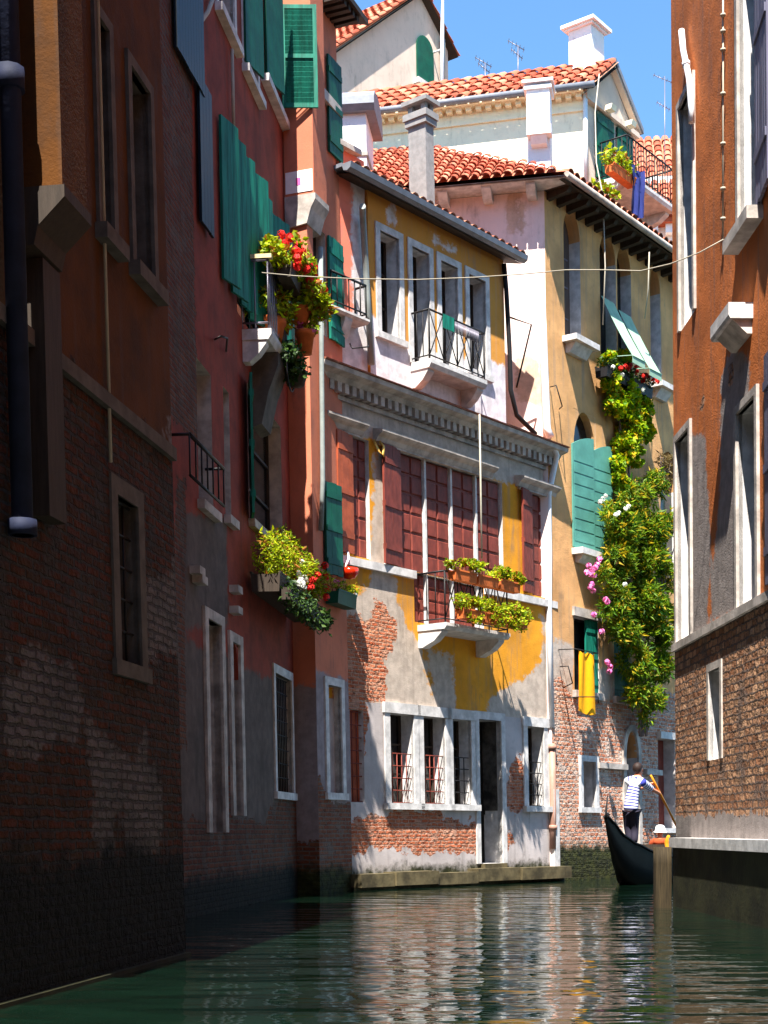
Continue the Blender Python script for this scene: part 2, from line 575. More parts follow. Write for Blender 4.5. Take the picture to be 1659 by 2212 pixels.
def wall(mb, F, u0, u1, z0, z1, opens=(), masks=(), step=.16, w=0.0, mat=0, jamb=1, jd=.25):
    """a wall sheet with openings (u0,u1,z0,z1,depth[,pointed]) and their jambs; masks: (channel, polygon)"""
    mb.F = F
    us = cuts(u0, u1, step, [x for o in opens for x in o[:2]])
    zs = cuts(z0, z1, step, [x for o in opens for x in o[2:4]])
    P = np.array([(u, z) for z in zs for u in us])
    val = np.zeros((len(P), 3))
    for ch, poly in masks:
        val[:, ch] = np.maximum(val[:, ch], np.clip(.5 + sdf(poly, P), 0, 1))
    i0 = len(mb.v)
    for k, (u, z) in enumerate(P):
        mb.v.append(F.W(u, w, z))
        mb.at[i0 + k] = val[k]
    nu = len(us)
    for j in range(len(zs) - 1):
        zc = (zs[j] + zs[j + 1]) / 2
        row = [o for o in opens if o[2] < zc < o[3]]
        for i in range(nu - 1):
            uc = (us[i] + us[i + 1]) / 2
            if any(o[0] < uc < o[1] for o in row):
                continue
            a = i0 + j * nu + i
            mb.f.append((a, a + 1, a + 1 + nu, a + nu))
            mb.m.append(mat)
            mb.sm.append(False)
            mb.uv.append([(us[i], zs[j]), (us[i + 1], zs[j]), (us[i + 1], zs[j + 1]), (us[i], zs[j + 1])])
    for o in opens:
        a, b, c, d = o[:4]
        q = o[4] if len(o) > 4 else jd
        mb.add([(a, w, c), (a, w - q, c), (a, w - q, d), (a, w, d)], jamb)
        mb.add([(b, w - q, c), (b, w, c), (b, w, d), (b, w - q, d)], jamb)
        mb.add([(a, w, c), (b, w, c), (b, w - q, c), (a, w - q, c)], jamb)
        mb.add([(a, w - q, d), (b, w - q, d), (b, w, d), (a, w, d)], jamb)
        if len(o) > 5 and o[5]:
            zsp, m = o[5], (a + b) / 2
            L = [(a, d), (a, zsp)] + [(a + (m - a) * (1 - math.cos(t)) , zsp + (d - zsp) * math.sin(t)) for t in [x * math.pi / 2 / 6 for x in range(1, 7)]]
            Rr = [(a + b - x, z) for x, z in L]
            for pl in (L, Rr):
                mb.prism(pl, w - q + .005, w - .003, mat)


def block(mb, F, u0, u1, z0, z1, dep, mat=0, w=0.0, left=True, right=True):
    """side walls, back and lid of a house whose front sheet stands at w"""
    mb.F = F
    b = w - dep
    if left:
        mb.add([(u0, b, z0), (u0, w, z0), (u0, w, z1), (u0, b, z1)], mat)
    if right:
        mb.add([(u1, w, z0), (u1, b, z0), (u1, b, z1), (u1, w, z1)], mat)
    mb.add([(u1, b, z0), (u0, b, z0), (u0, b, z1), (u1, b, z1)], mat)
    mb.add([(u0, b, z1), (u0, w, z1), (u1, w, z1), (u1, b, z1)], mat)


def rectpoly(u0, u1, z0, z1):
    return [(u0, z0), (u1, z0), (u1, z1), (u0, z1)]


def window(house, F, r, dep=.25, frame=None, proud=.04, sill=None, pane='glass', sash=None, bars=None, fmat='stone', bmat='iron', lintel=None, w=0.0):
    """a window part: pane (and sash) set back in its opening; children frame, sill, grille"""
    u0, u1, z0, z1 = r
    mb = MB(F)
    mb.box(u0, u1, w - dep - .04, w - dep, z0, z1, 0)
    mats = [M[pane]]
    if sash:
        mats.append(M[sash])
        t = .045
        for a, b in ((u0, u0 + t), (u1 - t, u1), ((u0 + u1) / 2 - t / 2, (u0 + u1) / 2 + t / 2)):
            mb.box(a, b, w - dep + .002, w - dep + .04, z0 + .002, z1 - .002, 1)
        n = max(2, int((z1 - z0) / .55))
        for i in range(n + 1):
            zc = z0 + (z1 - z0) * i / n
            mb.box(u0 + t, u1 - t, w - dep + .004, w - dep + .036, max(z0 + .002, zc - .02), min(z1 - .002, zc + .02), 1)
    o = mb.build('window', mats, house)
    if frame:
        mb = MB(F)
        p = w + proud
        mb.box(u0 - frame, u0, w - .05, p, z0, z1 + (frame if lintel is None else 0), 0)
        mb.box(u1, u1 + frame, w - .05, p, z0, z1 + (frame if lintel is None else 0), 0)
        if lintel is None:
            mb.box(u0, u1, w - .05, p, z1, z1 + frame, 0)
        else:
            mb.box(u0 - frame - .03, u1 + frame + .03, w - .05, p + .02, z1, z1 + lintel, 0)
        mb.build('frame', M[fmat], o)
    if sill:
        mb = MB(F)
        e = frame or .05
        mb.box(u0 - e - .04, u1 + e + .04, w - .05, w + sill, z0 - .12, z0, 0)
        mb.build('sill', M[fmat], o)
    if bars:
        mb = MB(F)
        n = max(3, int((u1 - u0) / .13))
        zt = z0 + (z1 - z0) * bars
        for i in range(1, n):
            x = u0 + (u1 - u0) * i / n
            mb.tube([(x, w - .06, z0), (x, w - .06, zt)], .011, 5)
        k = max(2, int((zt - z0) / .22))
        for i in range(k + 1):
            zc = z0 + (zt - z0) * i / k
            mb.tube([(u0, w - .06, min(zc + .01, z1 - .01)), (u1, w - .06, min(zc + .01, z1 - .01))], .011, 5)
        mb.build('grille', M[bmat], o)
    return o


def shutter(house, F, u, z0, z1, wid, ang, mat, style='boards', w=.03, name='shutter'):
    """one leaf hinged at u; ang 0 lies along +U, 180 along -U"""
    f = F.sub(u, w, rad(ang)) if ang <= 90 else F.sub(u, w, rad(ang))
    mb = MB(f)
    t0, t1 = (-.02, .02)
    if style == 'louvre':
        e = .07
        for a, b in ((0, e), (wid - e, wid)):
            mb.box(a, b, t0, t1, z0, z1)
        n = max(2, int((z1 - z0) / .9))
        for i in range(n + 1):
            zc = z0 + (z1 - z0 - e) * i / n
            mb.box(e, wid - e, t0 + .001, t1 - .001, zc, zc + e)
        k = int((z1 - z0) / .085)
        for i in range(k):
            zc = z0 + (z1 - z0) * (i + .5) / k
            mb.prof([(-.017, zc - .035), (-.012, zc - .04), (.017, zc + .035), (.012, zc + .04)], e, wid - e)
    elif style == 'panel':
        mb.box(0, wid, t0, t1 - .012, z0, z1)
        rows = max(4, int((z1 - z0) / .32))
        for i in range(rows):
            a, b = z0 + (z1 - z0) * i / rows + .018, z0 + (z1 - z0) * (i + 1) / rows - .018
            for c, d in ((.018, wid / 2 - .016), (wid / 2 + .016, wid - .018)):
                q = .026 + random.uniform(-.005, .005)
                mb.add([(c, t1 - .012, a), (d, t1 - .012, a), (d - .02, t1 - .012 + q, a + .02), (c + .02, t1 - .012 + q, a + .02)])
                mb.add([(c + .02, t1 - .012 + q, b - .02), (d - .02, t1 - .012 + q, b - .02), (d, t1 - .012, b), (c, t1 - .012, b)])
                mb.add([(c, t1 - .012, b), (c, t1 - .012, a), (c + .02, t1 - .012 + q, a + .02), (c + .02, t1 - .012 + q, b - .02)])
                mb.add([(d, t1 - .012, a), (d, t1 - .012, b), (d - .02, t1 - .012 + q, b - .02), (d - .02, t1 - .012 + q, a + .02)])
                mb.add([(c + .02, t1 - .012 + q, a + .02), (d - .02, t1 - .012 + q, a + .02), (d - .02, t1 - .012 + q, b - .02), (c + .02, t1 - .012 + q, b - .02)])
    else:
        n = max(2, int(wid / .13))
        bat = () if style == 'plain' else (.14, .5, .86)
        for i in range(n):
            dz = random.uniform(-.01, .01)
            mb.box(wid * i / n + .003, wid * (i + 1) / n - .003, t0 + random.uniform(-.003, .003), t1, z0 + dz, z1 + dz)
        for q in bat:
            zc = z0 + (z1 - z0) * q
            mb.box(.02, wid - .02, t0 - .02, t0, zc - .05, zc + .05)
            mb.box(.02, wid - .02, t1, t1 + .018, zc - .05, zc + .05)
    return mb.build(name, M[mat], house)


def tile_roof(parent, F, e0, e1, up, mat, name='roof', pitch_w=.23, row=.36, clip=None, under=True):
    """curved tiles laid from the eave line e0-e1 (local points) up the slope vector 'up'"""
    e0, e1, up = Vector(e0), Vector(e1), Vector(up)
    L, Hh = (e1 - e0).length, up.length
    d, s = (e1 - e0).normalized(), up.normalized()
    nrm = d.cross(s).normalized()
    if nrm.z < 0:
        nrm = -nrm
    mb = MB(F)
    nc, nr = int(L / pitch_w), max(1, int(Hh / row))
    for i in range(nc):
        for j in range(nr):
            a = (i + .5) * L / nc
            if clip and not clip(a, (j + .5) * Hh / nr):
                continue
            jit = random.uniform(-.015, .015)
            b0, b1 = j * Hh / nr - .06, (j + 1) * Hh / nr
            R0, R1 = pitch_w * .46, pitch_w * .37
            rings = []
            for b, r, lift in ((b0, R0, .05), (b1, R1, .015)):
                c = e0 + d * (a + jit) + s * b + nrm * lift
                rings.append([c + d * (-r * math.cos(math.pi * k / 5)) + nrm * (r * .75 * math.sin(math.pi * k / 5)) for k in range(6)])
            mb.ring(rings, 0, closed=False, caps=False)
            th = rings[0]
            c0 = e0 + d * (a + jit) + s * b0 + nrm * .035
            i0 = len(mb.v)
            mb.v += [mb.F.W(*p) for p in th] + [mb.F.W(*(p - nrm * .022)) for p in th]
            for k in range(5):
                mb.f.append((i0 + k, i0 + k + 1, i0 + 7 + k, i0 + 6 + k))
                mb.m.append(0)
                mb.sm.append(False)
                mb.uv.append([(0, 0)] * 4)
    if under:
        pts = [e0 - nrm * .02, e1 - nrm * .02, e1 + up - nrm * .02, e0 + up - nrm * .02]
        if clip:
            pts = clip('poly', (e0, d, s, nrm, L, Hh))
        mb.add(pts, 1)
        mb.add([p - nrm * .1 for p in reversed(pts)], 2)
    return mb.build(name, [M[mat], M['tiles_old'], M['dark_wood']], parent)


def leaves(mb, blobs, n, size, aspect=.55, mat=0, gap=.0, seed=1, hang=0.0, nfreq=2.2):
    """n leaf-sized faces spread through ellipsoids (u,w,z,ru,rw,rz); a slow noise leaves gaps"""
    rng = random.Random(seed)
    vol = [b[3] * b[4] * b[5] for b in blobs]
    tot = sum(vol)
    for b, v in zip(blobs, vol):
        k = int(n * v / tot)
        done = tries = 0
        while done < k and tries < k * 8:
            tries += 1
            x, y, z = (rng.uniform(-1, 1) for _ in range(3))
            rr = x * x + y * y + z * z
            if rr > 1 or (rr < .25 and rng.random() < .5):
                continue
            p = Vector((b[0] + x * b[3], b[1] + y * b[4], b[2] + z * b[5]))
            if noise.noise(p * nfreq + Vector((seed, 0, 0))) < gap - .25:
                continue
            d = Vector((rng.gauss(0, 1), rng.gauss(0, 1), rng.gauss(-hang, .8))).normalized()
            q = Vector((rng.gauss(0, 1), rng.gauss(0, 1), rng.gauss(0, 1)))
            t = d.cross(q).normalized()
            L = size * rng.choice((.55, .75, .9, 1.0, 1.15, 1.45)) * rng.uniform(.85, 1.15)
            w_ = L * aspect * .5
            m = d.cross(t) * (L * .12)
            i = len(mb.v)
            pts = [p, p + d * L * .45 + t * w_ + m, p + d * L, p + d * L * .45 - t * w_ + m]
            mb.v += [mb.F.W(*q_) for q_ in pts]
            mb.f.append((i, i + 1, i + 2, i + 3))
            mb.m.append(mat)
            mb.sm.append(False)
            mb.uv.append([(0, 0)] * 4)
            done += 1


def flowers(mb, pts, r=.05, mat=0, seed=3):
    """small many-petalled heads"""
    rng = random.Random(seed)
    for p in pts:
        p = Vector(p)
        for _ in range(16):
            d = Vector((rng.gauss(0, 1), rng.gauss(0, 1), rng.gauss(.2, 1))).normalized()
            t = d.cross(Vector((rng.gauss(0, 1), rng.gauss(0, 1), rng.gauss(0, 1)))).normalized()
            s_ = d.cross(t)
            c = p + d * r * .75
            k = r * .55
            mb.add([c + t * k, c + s_ * k, c - t * k, c - s_ * k], mat, [(0, 0)] * 4)


def blooms(parent, F, mat, pts, r, seed=3):
    for i, p in enumerate(pts):
        mb = MB(F)
        flowers(mb, [p], r, 0, seed + i)
        mb.build('flower', M[mat], parent)


def rnd_in(b, n, seed, outer=.75):
    rng = random.Random(seed)
    o = []
    while len(o) < n:
        x, y, z = (rng.uniform(-1, 1) for _ in range(3))
        rr = x * x + y * y + z * z
        if outer * outer < rr < 1:
            o.append((b[0] + x * b[3], b[1] + y * b[4], b[2] + z * b[5]))
    return o

# ================================================================== SETTING
mb = MB()
mb.add([(-300, 60, 0), (300, 60, 0), (300, -400, 0), (-300, -400, 0)])
tag(mb.build('water', M['water']), kind='structure')
mb = MB()
mb.add([(-300, 60, -2.2), (300, 60, -2.2), (300, -400, -2.2), (-300, -400, -2.2)])
tag(mb.build('canal_bed', M['ledge']), kind='structure')


def smear(F, k, pts):
    return [F.z(k, x, y) for x, y in pts]


# ================================================================== YELLOW HOUSE
F = F_Y
yh = thing('yellow_house', F.W(0, 0, 0), 'yellow and grey canal house with oxblood shutters, dentil cornice and bare brick patches', 'house')
uR = F.z('D', 1555, 900)[0] + .05
zc = F.z('e', 800, 1262, .42)[1]
zs = F.z('G', 1000, 205)[1]
uP = F.z('e', 318, 700)[0]
uQ = F.z('e', 1228, 760)[0]
zg = F.z('b', 855, 1405, .4)[1]
OP, OPU = [], []
# ground floor openings
gw = []
for (a, b, c, d) in ((440, 525, 198, 755), (680, 822, 232, 765), (880, 1012, 247, 768), (1056, 1166, 262, 772), (1505, 1602, 300, 770)):
    gw.append(F.r('G', a, b, c, d))
zt0 = sum(g[3] for g in gw[1:4]) / 3
zb0 = sum(g[2] for g in gw[1:4]) / 3
gw = [(g[0], g[1], zb0, zt0) for g in gw]
door = F.r('G', 1217, 1350, 272, 1135)
door = (door[0], door[1], .42, zt0 + .05)
gd = [.12, .34, .34, .34, .34]
opg = [tuple(g) + (d,) for g, d in zip(gw, gd)] + [door + (.5,)]
for i, g in enumerate(gw):
    if i == 0:
        o = window(yh, F, g, .12, frame=None, pane='orange_wood', bars=.97, bmat='red_wood')
        o['label'] = 'rusty red boarded window with grille'
    else:
        window(yh, F, g, .33, frame=.16, proud=.03, sill=.1, pane='glass', sash='dark_wood', bars=.55, fmat='stone', bmat='red_wood' if i < 3 else 'iron', lintel=.2)
mb = MB(F)
d0, d1, d2, d3 = door
n = 7
for i in range(n):
    mb.box(d0 + (d1 - d0) * i / n + .004, d0 + (d1 - d0) * (i + 1) / n - .004, -.5, -.45 + random.uniform(0, .006), d2, d3)
mb.box(d0, d1, -.45, -.42, d2 + 1.0, d2 + 1.1)
dr = mb.build('door', M['dark'], yh)
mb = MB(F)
mb.box(d1 - .02, d1 - .001, -.45, -.101, 1.5, d3 - .002)  # dark sheet on the upper jamb, painting in the balcony's shadow over stains
mb.build('shaded_stained_jamb', M['soot_and_shade'], yh)
mb = MB(F)
mb.box(d0, d1, -.8, .12, d2 - .2, d2 - .002)
mb.build('doorstep', M['ledge'], yh)
mb = MB(F)
mb.box(d0 - .14, d0, -.1, .03, d2, d3 + .16)
mb.box(d1, d1 + .14, -.1, .03, d2, d3 + .16)
mb.box(d0, d1, -.1, .03, d3, d3 + .16)
mb.build('frame', M['stone'], dr)

# first floor
lw = F.r('D', 203, 318, -40, 655)
cw = F.r('D', 525, 1215, 60, 735)
zl = F.z('D', 560, 735)[1]
ztw = F.z('e', 610, 1660)[1] + .12
lw = (lw[0], lw[1], zl + .05, ztw)
cw = (cw[0], cw[1], zl, ztw)
rw = F.r('D', 1412, 1557, 300, 920)
rw = (rw[0], uR - .06, zl + .05, ztw)
zsl = F.z('D', 700, 1100)[1]
cd = (F.z('D', 618, 900)[0], F.z('D', 1085, 900)[0], zsl, zl - .006)
opf = [lw + (.24,), cw + (.24,), rw + (.24,), cd + (.24,)]
mb = MB(F)
msk = [(1, smear(F, 'D', [(340, -60), (425, -60), (425, 690), (480, 760), (560, 1100), (640, 1220), (800, 1760), (60, 1760), (60, 930), (230, 905), (330, 800)])),
       (1, smear(F, 'D', [(1100, 1760), (1130, 1580), (1230, 1530), (1350, 1470), (1470, 1360), (1500, 1200), (1480, 1060), (1640, 1040), (1640, 1860), (1100, 1860)])),
       (1, smear(F, 'D', [(690, 1240), (880, 1300), (905, 1800), (760, 1800)])),
       (1, rectpoly(-1.2, uR + 1, ztw + .02, zc + 1)),
       (0, smear(F, 'D', [(60, 1060), (250, 1040), (320, 1090), (365, 900), (430, 980), (505, 1100), (490, 1200), (440, 1320), (430, 1500), (420, 1640), (60, 1640)]))]
wall(mb, F, -1.1, uR, zs, zc, opf, msk, jamb=1)
mg = [(0, smear(F, 'G', [(380, 880), (560, 835), (640, 845), (700, 785), (850, 805), (1040, 850), (1120, 890), (1208, 870), (1208, 1060), (1040, 1060), (900, 1095), (780, 1060), (700, 1030), (560, 1045), (380, 1110)])),
      (0, smear(F, 'G', [(1400, 520), (1470, 470), (1490, 560), (1490, 800), (1440, 850), (1375, 800), (1375, 640)])),
      (0, smear(F, 'G', [(1375, 910), (1415, 930), (1425, 1000), (1375, 1060)])),
      (0, smear(F, 'G', [(400, 100), (540, 100), (540, 420), (520, 560), (440, 600)])),
      (2, rectpoly(-2, uR + 1, -1, .42))]
wall(mb, F, -1.1, uR, -.6, zs, opg, mg, mat=2, jamb=1)
block(mb, F, -1.1, uR, -.6, zc, 5.0, left=False)
# upper storey (a lighter wall standing on the cornice)
uw = []
for (a, b, c, d) in ((388, 515, 128, 818), (606, 720, 238, 1030), (800, 912, 340, 1095), (990, 1100, 430, 1135)):
    uw.append(F.r('e', a, b, c, d))
zuT = sum(r[3] for r in uw) / 4
zuB = uw[0][2]
zuD = (uw[1][2] + uw[2][2]) / 2
uw = [(r[0], r[1], zuB if i in (0, 3) else zuD, zuT) for i, r in enumerate(uw)]
mu = [(1, smear(F, 'e', [(200, 640), (420, 690), (560, 900), (1130, 985), (1300, 1040), (1300, 1500), (100, 1300)])),
      (1, smear(F, 'e', [(440, -60), (490, -60), (490, 60), (440, 60)])), (1, smear(F, 'e', [(740, 120), (900, 200), (900, 260), (740, 190)]))]
wall(mb, F, uP, uQ, zc, zg + .1, [r + (.34,) for r in uw], mu, mat=3, jamb=1)
block(mb, F, uP, uQ, zc, zg + .1, 2.0, mat=3)
mb.build('wall', [M['yellow'], M['stone'], M['ground_plaster'], M['ochre_upper']], yh)
for r in uw:
    window(yh, F, r, .34, frame=.13, proud=.03, sill=.08 if r[2] == zuB else None, pane='glass', sash='dark_wood')
# shutters of the first floor
sm = 'red_wood'
shutter(yh, F, lw[0] + .012, lw[2] + .01, lw[3] - .01, (lw[1] - lw[0]) - .02, 0, sm, 'panel', w=-.1)
shutter(yh, F, lw[0] - .02, lw[2] + .02, lw[3], .52, 172, 'orange_wood', 'boards', w=.03)
bays = [F.z('D', x, 500)[0] for x in (525, 705, 880, 1047, 1215)]
bays[0], bays[4] = cw[0], cw[1]
for i in range(4):
    shutter(yh, F, bays[i] + .03, zl + .02, ztw - .02, bays[i + 1] - bays[i] - .06, 0, sm, 'panel', w=-.1)
shutter(yh, F, cw[0] - .02, zl + .02, ztw, .62, 172, sm, 'boards', w=.03)
for a, b in ((cd[0], bays[1]), (bays[1], bays[2]), (bays[2], bays[3])):
    shutter(yh, F, a + .03, zsl + .02, zl - .03, b - a - .06, 0, sm, 'panel', w=-.1)
mb = MB(F)
for x in bays[1:4]:
    mb.box(x - .028, x + .028, -.24, -.02, zsl + .01, ztw - .01)
mb.build('mullion', M['stone'], yh)
shutter(yh, F, rw[0] + .012, rw[2] + .01, rw[3] - .01, rw[1] - rw[0] - .02, 0, sm, 'panel', w=-.1)
shutter(yh, F, rw[0] - .02, rw[2] + .02, rw[3], .46, 172, sm, 'boards', w=.03)
mb = MB(F)
mb.box(F.z('D', 408, 300)[0], F.z('D', 440, 300)[0], -.02, .05, zl, ztw)
mb.build('pilaster', M['stone'], yh)
# sill band, hoods, cornice
for a, b in ((-.4, cd[0] - .02), (cd[1] + .02, uR)):
    mb = MB(F)
    mb.box(a, b, -.02, .09, zl - .15, zl - .003)
    mb.build('sill_band', M['stone'], yh)
for a, b, zt in ((F.z('e', 130, 1340, .3)[0] - .3, F.z('e', 335, 1400, .3)[0], 0), (F.z('e', 440, 1430, .36)[0], F.z('e', 1225, 1690, .36)[0], 0), (F.z('e', 1380, 1750, .3)[0], uR, 0)):
    zh = F.z('e', 830, 1560, .36)[1]
    mb = MB(F)
    mb.prof([(0, zh - .2), (.08, zh - .2), (.12, zh - .12), (.2, zh - .08), (.24, zh - .04), (.24, zh), (0, zh + .04)], a, b)
    mb.box(a + .08, b - .08, 0, .07, ztw - .02, zh - .203)
    mb.build('window_hood', M['grey_stone'], yh)
mb = MB(F)
mb.prof([(0, zc - .2), (.2, zc - .2), (.26, zc - .12), (.42, zc - .08), (.44, zc), (0, zc + .003)], -1.0, uR)
mb.box(-1.0, uR, 0, .06, zc - .46, zc - .38)
k = int((uR + 1.0) / .2)
for i in range(k):
    x = -1.0 + (uR + 1.0) * i / k
    mb.box(x, x + .11, .003, .2, zc - .37, zc - .202)
mb.build('cornice', M['grey_stone'], yh)
mb = MB(F)
for i in range(24):
    a = -1.0 + (uR + 1.0) * i / 24
    mb.prof([(0, zc + .1), (.46, zc + .004), (.47, zc + .03 + random.uniform(0, .012)), (0, zc + .15)], a + .004, a + (uR + 1.0) / 24 - .004)
mb.build('cornice_cap', M['cap'], yh)
# plinth blocks at the water
mb = MB(F)
xs = [-.1, F.z('G', 640, 1200)[0], F.z('G', 900, 1200)[0], F.z('G', 1145, 1200)[0], F.z('G', 1400, 1200)[0], uR]
for i in range(5):
    dz = [0, .02, -.03, .03, .02][i]
    mb.box(xs[i] + .01, xs[i + 1] - .01, -.1, .3 + random.uniform(-.03, .03), .06 + dz * .5, .30 + dz)
mb.build('plinth', M['ledge'], yh)
mb = MB(F)
wall(mb, F, -.1, uR, -.5, .1, (), [(2, rectpoly(-2, 20, -2, 2))], w=.12)
mb.build('plinth', M['ledge'], yh)
# gutter, roof, downpipes
mb = MB(F)
mb.prof([(.24, zg), (.28, zg - .1), (.36, zg - .12), (.44, zg - .08), (.46, zg + .02), (.42, zg + .02), (.24, zg + .02)], uP - 1.0, uQ + .25)
mb.box(uP - 1.0, uQ + .2, 0, .24, zg - .02, zg + .05)
mb.build('gutter', M['lead'], yh)
ry = tile_roof(yh, F, (uP - .9, .36, zg - .02), (uQ + .2, .36, zg - .02), (0, -2.4, .66), 'tiles_old', 'roof')
mb = MB(F)
ch0, cw0 = F.z('b', 805, 1250, -.6)[0], -.6
zch = lambda y: F.z('b', 805, y, -.6)[1]
mb.box(ch0, ch0 + .27, cw0 - .44, cw0, zch(1420), zch(830))
mb.box(ch0 - .05, ch0 + .32, cw0 - .49, cw0 + .05, zch(830) + .002, zch(790))
mb.box(ch0 - .08, ch0 + .35, cw0 - .52, cw0 + .08, zch(788), zch(745))
for a, b in ((0, 0), (.18, 0), (0, -.33), (.18, -.33)):
    mb.box(ch0 + a, ch0 + a + .09, cw0 + b - .11, cw0 + b, zch(745.5), zch(688))
mb.box(ch0 - .1, ch0 + .37, cw0 - .54, cw0 + .1, zch(689), zch(660))
mb.build('chimney', M['concrete'], ry)
zq = lambda k, x, y, w=.06: (F.z(k, x, y, w)[0], w, F.z(k, x, y, w)[1])
mb = MB(F)
mb.tube([zq('e', 270, -60, .3), zq('e', 272, 20), zq('e', 300, 500), zq('e', 330, 1010)], .06)
mb.build('downpipe', M['pipe_grey'], yh)
mb = MB(F)
mb.tube([zq('e', 1225, 330), zq('e', 1240, 500), zq('e', 1262, 900), zq('e', 1270, 1180), zq('e', 1310, 1350), zq('e', 1440, 1480, .2)], .05)
mb.build('downpipe', M['iron'], yh, {'label': 'black downpipe at the end of the top storey'})
mb = MB(F)
mb.tube([zq('e', 1560, 1560, .35), zq('e', 1580, 1620, .25), zq('D', 1525, 230), zq('D', 1530, 640), zq('D', 1528, 1000), zq('D', 1545, 1800)], .065)
mb.build('downpipe', M['pipe_white'], yh)
mb = MB(F)
mb.tube([zq('K', 200, 250), zq('K', 208, 700), zq('K', 206, 960)], .075)
mb.tube([zq('K', 200, 258), zq('K', 200, 290)], .1)
mb.tube([zq('K', 206, 800), zq('K', 206, 830)], .1)
mb.build('downpipe', M['pipe_brown'], yh)


def lattice(mb, F, u0, u1, w, z0, z1, n=4, r=.012):
    mb.F = F
    mb.tube([(u0, w, z1), (u1, w, z1)], .02, 6)
    mb.tube([(u0, w, z0), (u1, w, z0)], .014, 6)
    for i in range(n + 1):
        x = u0 + (u1 - u0) * i / n
        mb.tube([(x, w, z0), (x, w, z1)], r * 1.2, 5)
    for i in range(n):
        a, b = u0 + (u1 - u0) * i / n, u0 + (u1 - u0) * (i + 1) / n
        mb.tube([(a, w, z0), (b, w, z1)], r, 5)
        mb.tube([(a, w, z1), (b, w, z0)], r, 5)


def balcony(house, F, u0, u1, w, z, th=.14, rail=.95, bmat='stone', nbr=2, style='lattice', rmat='iron'):
    """part balcony (slab) with children bracket, railing"""
    mb = MB(F)
    mb.prof([(-.05, z - th), (w - .05, z - th), (w, z - th * .5), (w, z), (-.05, z)], u0, u1)
    o = mb.build('balcony', M[bmat], house)
    for i in range(nbr):
        x = u0 + .02 + (u1 - u0 - .24) * (i / (nbr - 1) if nbr > 1 else .5)
        mb = MB(F)
        mb.prof([(-.02, z - th - .32), (.1, z - th - .32), (w * .55, z - th - .2), (w * .8, z - th - .05), (w * .8, z - th - .002), (-.02, z - th - .002)], x, x + .2)
        mb.build('bracket', M[bmat], o)
    mb = MB(F)
    if style == 'lattice':
        lattice(mb, F, u0 + .03, u1 - .03, w - .05, z + .08, z + rail, max(3, int((u1 - u0) / .42)))
        for x in (u0 + .03, u1 - .03):
            mb.tube([(x, 0, z + rail), (x, w - .05, z + rail)], .02, 6)
            mb.tube([(x, 0, z + .08), (x, w - .05, z + .08)], .014, 6)
            mb.tube([(x, w - .05, z), (x, w - .05, z + rail)], .018, 6)
            for q in (.33, .66):
                mb.tube([(x, (w - .05) * q, z + .08), (x, (w - .05) * q, z + rail)], .012, 5)
    else:
        for x0, y0, x1, y1 in ((u0 + .04, 0, u0 + .04, w - .05), (u0 + .04, w - .05, u1 - .04, w - .05), (u1 - .04, 0, u1 - .04, w - .05)):
            mb.tube([(x0, y0, z + rail), (x1, y1, z + rail)], .022, 6)
            mb.tube([(x0, y0, z + .1), (x1, y1, z + .1)], .016, 6)
            L = math.hypot(x1 - x0, y1 - y0)
            for i in range(int(L / .14) + 1):
                q = i / max(1, int(L / .14))
                mb.tube([(x0 + (x1 - x0) * q, y0 + (y1 - y0) * q, z), (x0 + (x1 - x0) * q, y0 + (y1 - y0) * q, z + rail)], .014, 5)
    mb.build('railing', M[rmat], o)
    return o


# balconies of the yellow house
b1u0, b1z = F.z('D', 640, 1110)
b1u1 = F.z('D', 1075, 1150)[0]
BAL1 = balcony(yh, F, b1u0, b1u1, .7, b1z, .12, .98)
b2u0, b2z = F.z('e', 592, 1000)
b2u1 = F.z('e', 925, 1090)[0] + .25
BAL2 = balcony(yh, F, b2u0, b2u1, .5, b2z, .16, .95)
mb = MB(F)
mb.box(b2u0 + .45, b2u0 + .8, .455, .475, b2z + .7, b2z + .97)
mb.build('hung_cloth', M['green'], BAL2)
mb = MB(F)
for i in range(30):
    x = b2u0 + .85 + .8 * i / 30
    mb.tube([(x, .46, b2z + .7), (x, .46, b2z + .93)], .008, 4)
mb.build('railing_panel', M['steel'], BAL2)
# wrought brackets for washing lines
for k, pts in (('e', [(1265, 690), (1410, 740), (1310, 1165)]),):
    mb = MB(F)
    mb.tube([zq(k, *pts[0], .05), zq(k, *pts[1], .35), zq(k, *pts[2], .05)], .02, 5)
    mb.build('line_bracket', M['iron'], yh)
mb = MB(F)
p0 = zq('e', 370, 1600, .02)
mb.tube([(p0[0] - .12, .03, p0[2] + .2), (p0[0] - .1, .12, p0[2]), (p0[0], .16, p0[2] - .1), (p0[0] + .06, .12, p0[2] + .1), (p0[0], .06, p0[2] + .2)], .03, 6)
mb.tube([(p0[0] + .1, .03, p0[2] + .1), (p0[0] + .14, .12, p0[2] - .12), (p0[0] + .2, .06, p0[2] - .02)], .03, 6)
mb.build('wall_bracket', M['gold'], yh)

